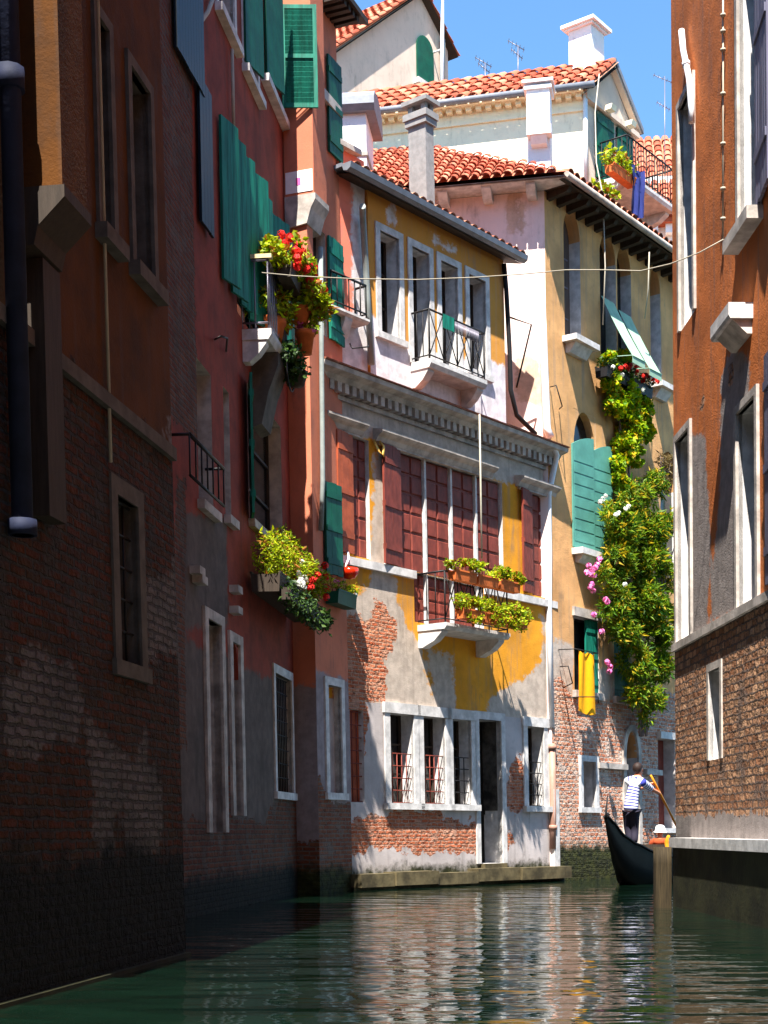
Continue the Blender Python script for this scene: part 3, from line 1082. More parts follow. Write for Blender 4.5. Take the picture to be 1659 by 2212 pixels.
# ================================================================== CORAL HOUSE (narrow, between the salmon and the yellow one)
ch = thing('coral_house', F.W(-.6, -.1, 0), 'narrow coral pink house squeezed between the salmon house and the yellow house', 'house')
zk = F.z('b', 260, 1010)[1]
mb = MB(F)
zcb = F.z('e', 170, 700)[1]
cwin = (-.45, .0, zcb - .0, zcb + 2.0)
wall(mb, F, -2.4, uP - .02, zc - .6, zk, (), [(1, rectpoly(uP - .42, uP + 1, zc - 2, zg + .2)), (1, smear(F, 'e', [(-200, 730), (250, 730), (340, 900), (340, 1100), (-200, 1000)]))], w=-.05)
block(mb, F, -2.4, uP - .02, zc - .6, zk, 4, w=-.05)
mb.build('wall', [M['coral'], M['stone']], ch)
mb = MB(F)
mb.box(-2.5, F.z('b', 345, 1000)[0], -.3, .08, zk, zk + .1)
mb.build('coping', M['grey_stone'], ch)
mb = MB(F)
u_a, u_b = F.z('e', 105, 700)[0] - .5, F.z('e', 235, 720)[0]
balcony(ch, F, u_a, u_b, .3, F.z('e', 170, 705)[1], .08, .62, nbr=1, style='bars')
mb = MB(F)
mb.tube([zq('e', 185, 870, .05), zq('e', 200, 900, .25), zq('e', 310, 890, .25), zq('e', 310, 860, .05)], .015, 5)
mb.build('line_bracket', M['iron'], ch)

# ================================================================== ARCHED HOUSE (pink end wall, ochre canal front)
F = F_D
ah = thing('arched_house', F.W(UD0, 0, 0), 'tall corner house with pale pink end wall and ochre front of pointed-arch windows', 'house')
z1 = F.px(1190, 374, .55)[1]
uE = 16.0
dq = lambda k, x, y, w=.06: (F.z(k, x, y, w)[0], w, F.z(k, x, y, w)[1])


def arch(k, xl, xr, yt, yb, dep=.3, rise=.75):
    r = F.r(k, xl, xr, yt, yb)
    wd_ = r[1] - r[0]
    return r + (dep, r[3] - wd_ * rise)


W1 = arch('g', 282, 392, -20, 850)
zA0, zA1 = W1[2], W1[3]
W2 = arch('g', 525, 632, 100, 905)
W2 = W2[:2] + (zA0 - .1, zA1) + W2[4:5] + (W1[5],)
W3 = arch('g', 642, 735, 200, 905)
W3 = W3[:2] + (zA0 - .1, zA1) + W3[4:5] + (W1[5],)
W4 = arch('g', 866, 935, 400, 1165)
W4 = W4[:2] + (zA0, zA1) + W4[4:5] + (W1[5],)
V1 = arch('E', 335, 420, -610, 600)
V1 = (F.z('E', 350, 100)[0], F.z('E', 350, 100)[0] + 1.0, V1[2], F.z('g', 365, 1310)[1], .2, F.z('g', 365, 1310)[1] - .9)
V2 = (F.z('E', 930, 100)[0], F.z('E', 930, 100)[0] + 1.0) + V1[2:]
T1 = F.r('E', 350, 515, 1065, 1560) + (.22,)
T2 = F.r('E', 622, 740, 1250, 1640)
T2 = T2[:2] + T1[2:]
N1 = F.r('K', 402, 488, 372, 680) + (.3,)
D1 = arch('K', 695, 778, 165, 960, .55, 1.0)
D1 = D1[:2] + (.55,) + D1[3:]
D2 = F.r('K', 918, 1030, 222, 772) + (.3,)
D2 = D2[:2] + (1.15,) + D2[3:]
opens = [W1, W2, W3, W4, V1, V2, T1, T2, N1, D1, D2]
mk = [(0, smear(F, 'E', [(-300, 1900), (225, 1480), (250, 1440), (345, 1590), (380, 1600), (520, 1600), (1030, 1560), (1800, 1300), (1800, 2700), (-300, 2900)])),
      (1, smear(F, 'E', [(200, 1200), (345, 1230), (345, 1640), (200, 1640)])), (1, smear(F, 'E', [(510, 1400), (640, 1400), (640, 1640), (510, 1640)])),
      (2, rectpoly(-5, 30, -2, .8))]
mb = MB(F)
wall(mb, F, UD0, uE, -.6, z1, opens, mk, step=.2)
wall(mb, F_C, 0, 8.5, -.6, z1, (), [(1, smear(F_C, 'b', [(1350, 1300), (1440, 1200), (1470, 1500), (1420, 1660), (1340, 1500)])),
                                   (1, smear(F_C, 'e', [(1300, 900), (1480, 1000), (1480, 1300), (1300, 1250)]))], mat=2, step=.25)
mb.F = F
mb.add([(UD0, -.01, z1), (uE, -.01, z1), (uE, -9, z1), (UD0 - 3, -9, z1)], 0)
mb.add([(uE, 0, -.6), (uE, -9, -.6), (uE, -9, z1), (uE, 0, z1)], 0)
mb.build('wall', [M['arched'], M['stone'], M['pink']], ah)
for r, pane in ((W1, 'brown_shutter'), (W2, 'glass'), (W3, 'glass'), (W4, 'brown_shutter'), (V1, 'glass'), (V2, 'glass'), (T1, 'glass'), (T2, 'glass')):
    window(ah, F, r[:4], r[4] - .02, pane=pane)
for r in (W1, W4):
    o = ah.children[-1]
    mb = MB(F)
    mb.box(r[0] - .12, r[1] + .2, -.02, .36, r[2] - .13, r[2] - .003)
    mb.prof([(-.02, r[2] - .34), (.1, r[2] - .34), (.26, r[2] - .135), (-.02, r[2] - .135)], r[0] + .02, r[1] + .06)
    mb.build('sill', M['stone'], o)
    mb = MB(F)
    for q in (.25, .55, .82):
        zc_ = r[2] + (r[5] - r[2]) * q
        mb.box(r[0] + .03, r[1] - .1, -.275, -.262, zc_, zc_ + .035)
    mb.build('strap', M['steel'], o)
mb = MB(F)
mb.box(V1[0] - .15, V1[1] + .25, -.02, .28, V1[2] - .14, V1[2] - .003)
mb.prof([(-.02, V1[2] - .3), (.08, V1[2] - .3), (.2, V1[2] - .145), (-.02, V1[2] - .145)], V1[0], V1[1])
mb.build('sill', M['stone'], ah)


def ogee_leaf(u, wid, z0, zl_, zh_, flip=False, ang=4, dw=.04):
    f = F.sub(u, dw, rad(ang))
    P = [(0, z0), (wid, z0)]
    n_ = 10
    top = []
    for i in range(n_ + 1):
        t = i / n_
        s_ = t * t * (3 - 2 * t) if t < 1 else 1
        top.append((wid * t, zl_ + (zh_ - zl_) * (math.sin(t * math.pi / 2))))
    if flip:
        top = [(wid - x, z) for x, z in reversed(top)]
    mb = MB(f)
    mb.prism([(0, z0), (wid, z0)] + list(reversed(top)), -.02, .02)
    for i in range(1, 9):
        zc_ = z0 + (zl_ - z0) * i / 9
        mb.box(.05, wid - .05, .02, .028, zc_ - .11, zc_ + .09)
    return mb.build('shutter', M['teal'], ah)


zlo, zhi = F.z('g', 460, 1600)[1], F.z('g', 440, 1545)[1]
gx = [F.z('E', x, 200)[0] for x in (328, 458, 578)]
ogee_leaf(gx[0], gx[1] - gx[0] - .01, V1[2] + .02, zlo, zhi + .1)
ogee_leaf(gx[1] + .01, gx[2] - gx[1], V1[2] + .02, zlo, zhi + .1)
ogee_leaf(V2[1] + .01, .6, V2[2] + .02, zlo, zhi + .1)
# lower green windows
shutter(ah, F, T1[0] + .01, T1[2], T1[3] - .02, .24, -70, 'dark_green', 'boards', w=-.02)
shutter(ah, F, T1[1] - .56, T1[2], T1[3] - .02, .55, 0, 'green', 'boards', w=-.03)
shutter(ah, F, T2[0] + .02, T2[2], T2[3] - .02, T2[1] - T2[0] - .04, 0, 'dark_green', 'boards', w=-.1)
for r in (T1, T2):
    mb = MB(F)
    mb.box(r[0] - .06, r[1] + .06, -.02, .06, r[3], r[3] + .2)
    mb.build('lintel', M['grey_stone'], ah)
    mb = MB(F)
    mb.box(r[0] - .1, r[1] + .1, -.02, .1, r[2] - .16, r[2] - .003)
    mb.build('sill', M['grey_stone'], ah)
window(ah, F, N1[:4], .28, frame=.13, proud=.05, sill=.08, pane='brown_shutter')
mb = MB(F)
mb.box(D1[0], D1[1], -.58, -.53, D1[2], D1[3])
mb.build('door', M['slate_blue'], ah)
mb = MB(F)
L = []
uc, hw = (D1[0] + D1[1]) / 2, (D1[1] - D1[0]) / 2
pts = lambda e_: [(uc - hw - e_, D1[2])] + [(uc - hw - e_ + (hw + e_) * (1 - math.cos(t)), D1[5] + (D1[3] - D1[5] + e_) * math.sin(t)) for t in [i * math.pi / 16 for i in range(9)]]
pi_, po = pts(0), pts(.14)
for i in range(len(pi_) - 1):
    a, b, c, d = pi_[i], pi_[i + 1], po[i + 1], po[i]
    for m_ in (1, -1):
        q = [(uc + (p[0] - uc) * m_, p[1]) for p in (a, b, c, d)]
        mb.prism(q if m_ < 0 else list(reversed(q)), -.06, .05)
mb.build('door_frame', M['grey_stone'], ah)
mb = MB(F)
mb.box(D2[0], D2[1], -.34, -.3, D2[2], D2[3])
mb.build('door', M['red_wood'], ah)
mb = MB(F)
mb.box(D2[0] - .05, D2[1] + .15, -.02, .12, D2[3], D2[3] + .17)
mb.build('lintel', M['stone'], ah)
mb = MB(F)
mb.box(D2[0], D2[1] + .1, -.02, .14, D2[2] - .12, D2[2] - .003)
mb.build('doorstep', M['stone'], ah)
# string ledge on the rubble
for a, b, y in ((500, 690, 398), (820, 925, 440)):
    mb = MB(F)
    ua, ub, zz_ = F.z('K', a, y)[0], F.z('K', b, y)[0], F.z('K', (a + b) / 2, y)[1]
    mb.box(ua, ub, -.02, .1, zz_ - .08, zz_ + .05)
    mb.build('ledge', M['grey_stone'], ah)
# corner strip, pipes
mb = MB(F)
mb.box(UD0 - .02, UD0 + .2, -.02, .05, .05, F.z('K', 250, 560)[1])
mb.build('corner_stone', M['stone'], ah)
cq = lambda k, x, y, w=.08: (F_C.z(k, x, y, w)[0], w, F_C.z(k, x, y, w)[1])
mb = MB(F_C)
mb.tube([cq('g', 128, 555), cq('g', 148, 1000), cq('g', 165, 1440), cq('g', 190, 1500)], .085)
mb.build('downpipe', M['pipe_white'], ah)
for k, P_ in (('g', [(190, 1160), (230, 1150), (270, 1290), (250, 1310)]), ('E', [(255, 1390), (310, 1385), (340, 1500), (280, 1530)])):
    mb = MB(F)
    mb.tube([dq(k, *P_[0], .02), dq(k, *P_[1], .35), dq(k, *P_[2], .35), dq(k, *P_[3], .02)], .014, 5)
    mb.build('line_bracket', M['iron'], ah)
# eaves with rafters
mb = MB(F)
mb.box(UD0 - .0, uE, .0, .6, z1 + .005, z1 + .06)
n = int((uE - UD0) / .42)
for i in range(n):
    x = UD0 + .1 + (uE - UD0) * i / n
    mb.prof([(0, z1 - .16), (.5, z1 - .1), (.58, z1 + .003), (0, z1 + .003)], x, x + .13)
mb.build('eaves', M['dark_wood'], ah)
mb = MB(F_C)
mb.box(-.6, 8.5, .002, .55, z1 + .006, z1 + .06)
for i in range(9):
    mb.prof([(0, z1 - .2), (.3, z1 - .2), (.5, z1 - .05), (.5, z1 + .004), (0, z1 + .004)], .15 + i * .95, .35 + i * .95)
mb.build('eaves', M['stone'], ah)
tile_roof(ah, F_C, (-.55, .66, z1 + .09), (8.5, .66, z1 + .09), (0, -4.2, 2.75), 'tiles', 'roof',
          clip=lambda a, b, *r: ([b[0], b[0] + b[1] * b[4], b[0] + b[1] * b[4] + b[2] * b[5], b[0] + b[1] * b[5] * .75 + b[2] * b[5]] if a == 'poly' else a > b * .75))
tile_roof(ah, F, (UD0 - .3, .7, z1 + .085), (uE, .7, z1 + .085), (-.0, -4.5, 1.2), 'tiles_old', 'roof', .26, .4)
mb = MB(F)
mb.tube([(UD0 - .3, .72, z1 + .06), (uE, .72, z1 + .06)], .07, 8)
mb.build('gutter', M['grey_stone'], ah)


# canvas awnings
def awning(k, a, b, proj):
    """canvas from the window head out and down; a top-left, b bottom-left (pixels of the two ends)"""
    u0, z0 = F.z(k, *a)
    mb = MB(F)
    u1 = u0 + .62
    zt, zb = z0, F.z(k, *b, proj)[1]
    n_ = 8
    for i in range(n_):
        q0, q1 = i / n_, (i + 1) / n_
        s = lambda q: (.03 + (proj - .03) * q, zt + (zb - zt) * q - .05 * math.sin(q * math.pi))
        (wa, za), (wb, zb_) = s(q0), s(q1)
        mb.add([(u0, wa, za), (u1, wa, za), (u1, wb, zb_), (u0, wb, zb_)])
        mb.add([(u0, wb, zb_ - .012), (u1, wb, zb_ - .012), (u1, wa, za - .012), (u0, wa, za - .012)])
    mb.box(u0, u1, proj, proj + .004, zb - .16, zb)
    mb.tube([(u0, proj, zb), (u1, proj, zb)], .02, 6)
    mb.tube([(u0, .03, zb + .1), (u0, proj, zb)], .012, 5)
    mb.tube([(u1, .03, zb + .1), (u1, proj, zb)], .012, 5)
    return mb.build('awning', M['awning'], ah)


awning('g', (525, 545), (660, 900), .8)
awning('g', (642, 640), (770, 985), .8)
# small white chimney standing on the front roof
mb = MB(F_C)
a0 = F_C.z('c', 185, 700, -1.4)[0]
zw = lambda y: F_C.z('c', 120, y, -1.4)[1]
mb.box(a0, a0 + .52, -1.92, -1.4, z1 + .4, zw(600))
mb.box(a0 - .05, a0 + .57, -1.97, -1.35, zw(600) + .002, zw(575))
mb.box(a0 + .06, a0 + .46, -1.86, -1.46, zw(574), zw(560))
mb.box(a0 - .09, a0 + .61, -2.01, -1.31, zw(559), zw(540))
mb.box(a0 - .05, a0 + .5, -1.399, -1.12, zw(940), zw(880))
mb.prof([(-1.399, zw(1000)), (-1.25, zw(990)), (-1.15, zw(941)), (-1.399, zw(941))], a0 + .06, a0 + .42)
mb.build('chimney', M['white_wall'], ah)

# ================================================================== CREAM HOUSE
F = F_G
gh = thing('cream_house', F.W(0, 0, 9), 'cream house with red tiled roof and gable rising behind the arched house', 'house')
zge = F.z('c', 300, 610, .3)[1]
gw_ = F_GS.px(1368, 272)[0]
zap = F_GS.px(1317, 147)[1]
mb = MB(F)
wall(mb, F, 0, 9.0, 9, zge, (), (), step=.5)
wall(mb, F_GS, 0, gw_, 9, zge, (), (), mat=1, step=.5)
mb.F = F_GS
mb.add([(0, 0, zge), (gw_, 0, zge), (gw_ / 2, 0, zap)], 1)
mb.build('wall', [M['cream'], M['beige']], gh)
hw_ = gw_ * .5
dv = F_GS.U * hw_
# the slope's run measured in the long front's frame
run = Vector((-dv.dot(F.U) * -1, dv.dot(F.N), 0))
tile_roof(gh, F, (-.25, .35, zge + .08), (9.0, .35, zge + .08), (run.x - 0, run.y - .35, (zap - zge) + .05), 'tiles', 'roof', .3, .4)
rf = gh.children[-1]
mb = MB(F_GS)
mb.prism([(hw_, zap + .06), (gw_ + .2, zge - .02), (gw_ + .2, zge + .12), (hw_, zap + .2)], -5, .2)
mb.build('roof', M['lead'], gh)
mb = MB(F_GS)
for a, b in (((-.15, zge - .02), (hw_, zap - .02)), ((hw_, zap - .02), (gw_ + .15, zge - .02))):
    mb.prism([a, b, (b[0], b[1] + .14), (a[0], a[1] + .14)], .003, .16)
mb.box(-.1, gw_ + .1, .002, .14, zge - .16, zge - .03)
mb.build('gable_moulding', M['beige'], gh)
mb = MB(F)
mb.tube([(-.3, .42, zge + .02), (9, .42, zge + .02)], .08, 8)
mb.build('gutter', M['lead'], gh)
mb = MB(F)
mb.box(0, 9, .002, .3, zge - .03, zge + .05)
mb.box(.0, 9, .002, .06, zge - .42, zge - .36)
for i in range(36):
    mb.box(.05 + i * .25, .05 + i * .25 + .14, .002, .2, zge - .14, zge - .031)
mb.build('eaves', M['cream'], gh)
mb = MB(F_GS)
q = lambda k, x, y, w=.06: (F_GS.z(k, x, y, w)[0], w, F_GS.z(k, x, y, w)[1])
mb.tube([q('c', 425, 640), q('c', 430, 1250)], .06)
mb.build('downpipe', M['pipe_white'], gh)
zb_ = F_GS.z('c', 540, 1230)[1]
zt_ = F_GS.z('c', 540, 790)[1]
for a, b in ((490, 600), (632, 730)):
    u0, u1 = F_GS.z('c', a, 1000)[0], F_GS.z('c', b, 1000)[0]
    o = window(gh, F_GS, (u0, u1, zb_, zt_), -.03, pane='glass')
    shutter(gh, F_GS, u0 - .02, zb_, zt_, u1 - u0 + .04, 0, 'dark_green', 'boards', w=.06)
    mb = MB(F_GS)
    mb.prof([(.0, zt_ + .1), (.3, zt_ + .1), (.34, zt_ + .22), (0, zt_ + .22)], (u0 + u1) / 2 - .12, (u0 + u1) / 2 + .12)
    mb.build('bracket', M['cream'], gh)
mb = MB(F_GS)
a0 = F_GS.px(1300, 110)[0]
zv = lambda y: F_GS.px(1300, y)[1]
mb.box(a0 - .35, a0 + .3, -.75, -.1, zap - .4, zv(62))
mb.box(a0 - .42, a0 + .37, -.82, -.03, zv(62) + .002, zv(57))
mb.box(a0 - .5, a0 + .45, -.9, .05, zv(57) + .002, zv(50))
mb.build('chimney', M['white_wall'], rf)
u0, u1 = F_GS.z('c', 500, 1300)[0], F_GS.z('c', 750, 1300)[0] + .6
zt0_ = F_GS.z('c', 520, 1215)[1]
TERR = balcony(gh, F_GS, u0, u1, .9, zb_ - .1, .15, .95, nbr=2, style='bars')

# ================================================================== WHITE TURRET behind the coral house
wt = thing('white_turret', at(772, HY, 31.5) + Vector((0, 0, 9)), 'white rendered roof turret with curved grey cap above the coral house', 'turret')
F_T = Facade(at(815, HY, 31.0), (-.99, .12), -1, -.015)
F_T.O.z = 0
zt = F_T.z('b', 480, 720)[1]
wt_w = F_T.z('b', 170, 900)[0]
mb = MB(F_T)
wall(mb, F_T, 0, wt_w, 10, zt, (), (), step=.5)
block(mb, F_T, 0, wt_w, 10, zt, 1.2)
mb.build('wall', [M['white_wall']], wt)
mb = MB(F_T)
mb.box(-.03, wt_w, -1.25, .03, F_T.z('b', 420, 1040)[1] - .03, F_T.z('b', 420, 1025)[1])
mb.build('string_course', M['grey_stone'], wt)
mb = MB(F_T)
zc2 = F_T.z('b', 480, 615)[1]
mb.prof([(.12, zt - .12), (.2, zt), (.18, zt + (zc2 - zt) * .5), (.02, zc2), (-.6, zc2 + .12), (-1.2, zc2), (-1.34, zt), (-1.3, zt - .12)], -.2, wt_w + .1)
mb.build('cap', M['lead'], wt)

# ================================================================== FAR GABLE HOUSE
F = F_F
fh = thing('gable_house', F.W(0, 0, 10), 'tall beige gable house with arched green window and red roof behind the turret', 'house')
q2 = lambda k, x, y: F.z(k, x, y)
L0 = q2('p', 700, 122)
L1 = q2('p', 905, -12)
L2 = q2('p', 967, 92)
um = L1[0]
zlow = q2('p', 840, 330)[1]
mb = MB(F)
ww = F.r('b', 735, 845, 250, 575)
wall(mb, F, L0[0], L2[0], zlow, min(L0[1], L2[1]), (), (), step=.5)
zmn = min(L0[1], L2[1])
mb.add([(L0[0], 0, zmn), (L2[0], 0, zmn), (L2[0], 0, L2[1]), (um, 0, L1[1]), (L0[0], 0, L0[1])], 0)
mb.add([(L2[0], 0, zlow), (L2[0], -7, zlow), (L2[0], -7, L2[1]), (L2[0], 0, L2[1])], 0)
mb.add([(L0[0], -7, zlow), (L0[0], 0, zlow), (L0[0], 0, L0[1]), (L0[0], -7, L0[1])], 0)
mb.build('wall', [M['beige'], M['stone']], fh)
mb = MB(F)
hw_ = (ww[1] - ww[0]) / 2
um2 = (ww[0] + ww[1]) / 2
mb.prism([(ww[0], ww[2]), (ww[1], ww[2])] + [(um2 + hw_ * math.cos(i * math.pi / 10), ww[3] - hw_ + hw_ * math.sin(i * math.pi / 10)) for i in range(11)], .004, .05)
o = mb.build('window', M['dark_green'], fh)
mb = MB(F)
mb.box(ww[0] - .15, ww[1] + .15, .004, .2, ww[2] - .16, ww[2] - .003)
mb.build('sill', M['stone'], o)
tile_roof(fh, F, (L0[0] - .5, .25, L0[1] - .35), (L0[0] - .5, -7, L0[1] - .35), (um - L0[0] + .5, 0, L1[1] - L0[1] + .5), 'tiles', 'roof', .26, .4)
tile_roof(fh, F, (L2[0] + .3, .25, L2[1] - .35), (L2[0] + .3, -7, L2[1] - .35), (um - L2[0] - .3, 0, L1[1] - L2[1] + .5), 'tiles', 'roof', .26, .4)
mb = MB(F)
uu = F.z('b', 890, 400)[0]
mb.tube([(uu, .12, F.z('b', 900, 570)[1]), (uu + .05, .12, F.z('b', 900, 280)[1])], .08)
mb.build('downpipe', M['pipe_grey'], fh)
mb = MB(F)
fp = [F.z('b', 905, 560, .4), F.z('b', 912, 200, .4), F.z('b', 915, -60, .4)]
mb.tube([(fp[0][0], .4, fp[0][1] - 1), (fp[1][0], .4, fp[1][1]), (fp[2][0], .4, fp[2][1])], [.07, .06, .03])
mb.tube([(fp[1][0], .0, fp[1][1] - .6), (fp[1][0], .4, fp[1][1] - .6)], .03)
tag(mb.build('mast', M['pipe_white']), 'tall white pole standing against the beige gable wall', 'pole')

# ================================================================== FAR TILED HOUSE
F = F_H
hh = thing('tiled_house', F.W(0, 0, 8), 'distant white house with stepped terracotta roofs beyond the green-shuttered gable', 'house')
zw = lambda y, w=0: F.px(1400, y, w)[1]
mb = MB(F)
wall(mb, F, -4, 2.0, 9, zw(478), (), (), step=.6)
block(mb, F, -4, 2.0, 9, zw(478), 5)
mb.build('wall', [M['white_wall']], hh)
tile_roof(hh, F, (-4, .5, zw(468, .5)), (2.0, .5, zw(468, .5)), (0, -2.2, (zw(395, -1.7) - zw(468, .5))), 'tiles', 'roof', .3, .42)
tile_roof(hh, F, (-4, -2.6, zw(388, -2.6)), (2.0, -2.6, zw(388, -2.6)), (0, -2.6, (zw(300, -5.2) - zw(388, -2.6))), 'tiles', 'roof', .3, .42)
mb = MB(F)
mb.box(-4, 2, -2.7, -2.3, zw(400, -2.5) - .6, zw(388, -2.5))
mb.build('upper_wall', M['white_wall'], hh)
mb = MB(F)
mb.box(-4, 2.0, -.05, .45, zw(482, .4), zw(470, .4))
mb.build('eaves', M['orange_wood'], hh)
for i, x in enumerate((1412, 1445)):
    mb = MB(F)
    u = F.px(x, 490)[0]
    mb.box(u - .12, u + .12, .002, .3, zw(512), zw(484))
    mb.build('bracket', M['white_wall'], hh)


def antenna(x, yb, yt, D, label, arm=.5):
    b = at(x, yb, D)
    h = at(x, yt, D).z - b.z
    f = Facade((b.x, b.y, b.z), (1, 0), 1, 0)
    f.O = b
    mb = MB(f)
    mb.tube([(0, 0, -.6), (0, 0, h)], .015, 6)
    for q, L in ((.97, arm), (.72, arm * .7)):
        mb.tube([(-L * .55, 0, h * q + .16), (L * .35, 0, h * q - .1)], .012, 5)
        for i in range(5):
            t = -L * .5 + L * .8 * i / 4
            zz_ = h * q + .16 - (t + L * .55) / (L * .9) * .26
            mb.tube([(t, -.14, zz_ - .0), (t, .14, zz_)], .007, 4)
    tag(mb.build('antenna', M['steel']), label, 'antenna', 'rooftop aerials')


antenna(1048, 185, 135, 40, 'small television aerial nearest the beige gable')
antenna(1119, 172, 98, 40, 'taller television aerial in the middle of the cream house ridge')
antenna(1436, 400, 165, 49, 'high mast aerial beside the edge of the brown house', .7)

# ================================================================== SALMON HOUSE
sh = thing('salmon_house', F_B1.W(0, 0, 0), 'shaded salmon house with green shutters, projecting flue and flower balconies', 'house')
ZS = 17.2
F1, F2 = F_B1, F_B2
u0B = F1.px(300, 1000)[0]
z2q = lambda F: (lambda k, x, y, w=.06: (F.z(k, x, y, w)[0], w, F.z(k, x, y, w)[1]))
# openings on the near wall
o_door = F1.r('C', 420, 522, 1015, 2630)
o_slit = F1.r('C', 607, 664, 1180, 2500)
o_w1 = F1.r('C', 938, 1062, 1432, 2320)
o_mid = F1.r('d', 340, 450, 1180, 2240)
o_mid2 = F1.r('d', 545, 590, 1360, 2330)
o_big = F1.r('d', 735, 985, 1480, 2460)
o_bal = F1.r('d', 640, 1000, -60, 1010)
o_t1 = F1.r('a', 490, 610, -300, 190)
o_t2 = F1.r('a', 690, 760, -300, 590)
zsl_ = o_t1[2]
o_t2 = (o_t2[0], o_t2[1] + .25, zsl_, o_t1[3] + .6)
o_t1 = (o_t1[0], o_t1[1], zsl_, o_t1[3] + .6)
o_t3u = F1.z('a', 860, 600)[0]
print('B1 u', u0B, 'door', o_door, 'w1', o_w1, 'big', o_big, 'bal', o_bal, 't1', o_t1, 't2', o_t2)
zrow = o_bal[2]
ZT = F2.px(738, 14, .3)[1]
zrowt = zrow + 2.4
row_u = [F1.z('a', x, 1500)[0] for x in (520, 600, 660, 760)]
op1 = [o_door + (.35,), o_slit + (.35, o_slit[3] - .5), o_w1 + (.3,), o_mid + (.3,), o_mid2 + (.25,), o_big + (.35,), o_bal[:2] + (zrow, zrowt, .3), o_t1 + (.25,), o_t2 + (.25,)]
op1 = [o for o in op1 if o[1] < -.02]
if len(op1) < 9:
    print('dropped openings on B1', len(op1))
zpl = F1.z('C', 800, 1300)[1]
mb = MB()
m1 = [(1, rectpoly(-30, 3, -2, zpl - .2)), (1, smear(F1, 'C', [(200, 150), (560, 200), (580, 1000), (200, 1100)])),
      (0, rectpoly(-30, F1.z('d', 318, 300)[0], F1.z('d', 250, 1700)[1], 30)),
      (0, smear(F1, 'C', [(180, -100), (250, -100), (240, 1200), (260, 2000), (100, 2000)])),
      (0, smear(F1, 'C', [(380, 2650), (540, 2450), (560, 2100), (600, 2080), (610, 3100), (380, 3100)])),
      (0, rectpoly(-30, .2, -1, 1.25)), (0, smear(F1, 'C', [(880, 2450), (1000, 2350), (1120, 2250), (1140, 3100), (860, 3100)])), (2, rectpoly(-30, .2, -2, .5))]
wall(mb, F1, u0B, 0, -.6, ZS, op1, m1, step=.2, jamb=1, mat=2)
o2_w = F2.r('G', 310, 388, 62, 703) + (.25,)
o2_far = F2.r('C', 1305, 1372, -60, 640) + (.2,)
o2_sh = F2.r('a', 1235, 1330, 1770, 2560) + (.2,)
uE2 = .02
m2 = [(1, rectpoly(-3, 3, -2, F2.z('C', 1300, 1400)[1])), (0, smear(F2, 'G', [(180, 560), (260, 600), (340, 760), (460, 760), (480, 1500), (0, 1500), (120, 1000)])),
      (2, rectpoly(-5, 3, -2, .45))]
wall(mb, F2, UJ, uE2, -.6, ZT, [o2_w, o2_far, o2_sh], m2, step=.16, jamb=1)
F_E = F2.sub(UJ, -STEP, math.pi / 2)                        # the step's end face, looking down the canal
F_E.N = -F2.U
wall(mb, F_E, -.3, STEP, -.6, ZT, (), [(1, rectpoly(-2, 2, -2, zpl - .1)), (2, rectpoly(-2, 2, -2, .5)), (0, rectpoly(-2, 2, -1, .9))], step=.16)
mb.F = F1
mb.add([(u0B, 0, ZS), (0, 0, ZS), (0, -8, ZS), (u0B, -8, ZS)])
mb.F = F2
mb.add([(uE2, 0, -.6), (uE2, -6, -.6), (uE2, -6, ZT), (uE2, 0, ZT)])
mb.add([(UJ, 0, ZT), (uE2, 0, ZT), (uE2, -6, ZT), (UJ, -6, ZT)])
mb.build('wall', [M['salmon'], M['grey_stone'], M['salmon_shaded']], sh)
window(sh, F1, o_w1, .28, frame=.14, proud=.03, sill=.06, pane='glass', bars=.98)
window(sh, F2, o2_w[:4], .23, frame=.14, proud=.03, sill=.06, pane='glass', sash='dark_wood')
for r in (o_mid, o_mid2, o_big):
    window(sh, F1, r, .25, sill=.1, pane='glass', sash='dark_wood', fmat='grey_stone')
for r in (o_t1, o_t2):
    window(sh, F1, r, .2, frame=.12, proud=.03, sill=.12, pane='glass', sash='pipe_blue')
for r in (o2_far, o2_sh):
    window(sh, F2, r[:4], .18, pane='glass')
for r in (o_door, o_slit):
    mb = MB(F1)
    mb.box(r[0], r[1], -.36, -.3, r[2], r[3])
    d_ = mb.build('door', M['dark'], sh)
    mb = MB(F1)
    mb.box(r[0] - .18, r[0], -.1, .04, r[2], r[3] + .14)
    mb.box(r[1], r[1] + .18, -.1, .04, r[2], r[3] + .14)
    mb.box(r[0], r[1], -.1, .04, r[3], r[3] + .14)
    mb.build('frame', M['grey_stone'], d_)
window(sh, F1, (o_bal[0], o_bal[1], zrow, zrowt), .25, pane='glass', sash='dark_green')
# shutters: the long green row beside the balcony
for a, b, yt in ((495, 560, 890), (562, 622, 1030), (628, 688, 1130)):
    ua, ub = F1.z('a', a, 1500)[0], F1.z('a', b, 1500)[0]
    shutter(sh, F1, ua, zrow + .1, zrowt, ub - ua - .02, 16, 'green', 'plain', w=.05)
for a, b in ((692, 830), (860, 985)):
    ua, ub = F1.z('a', a, 1500)[0], F1.z('a', b, 1600)[0]
    mid = (ua + ub) / 2
    shutter(sh, F1, ua, zrow + .1, zrowt, mid - ua - .01, 18, 'green', 'plain', w=.05)
    shutter(sh, F1, mid, zrow + .1, zrowt, ub - mid - .01, 10, 'green', 'plain', w=.06)
ua, ub = F1.z('a', 344, 1000, .05)[0], F1.z('a', 426, 1000, .05)[0]
shutter(sh, F1, ua, F1.z('a', 385, 1700, .1)[1], F1.z('a', 385, 610, .1)[1], ub - ua, 2, 'blue_black', 'plain', w=.06)
ua = F1.z('a', 330, 200)[0]
shutter(sh, F1, ua - 1.3, F1.z('a', 250, 460, .1)[1], ZS - 2, 1.3, 1, 'blue_black', 'plain', w=.06)
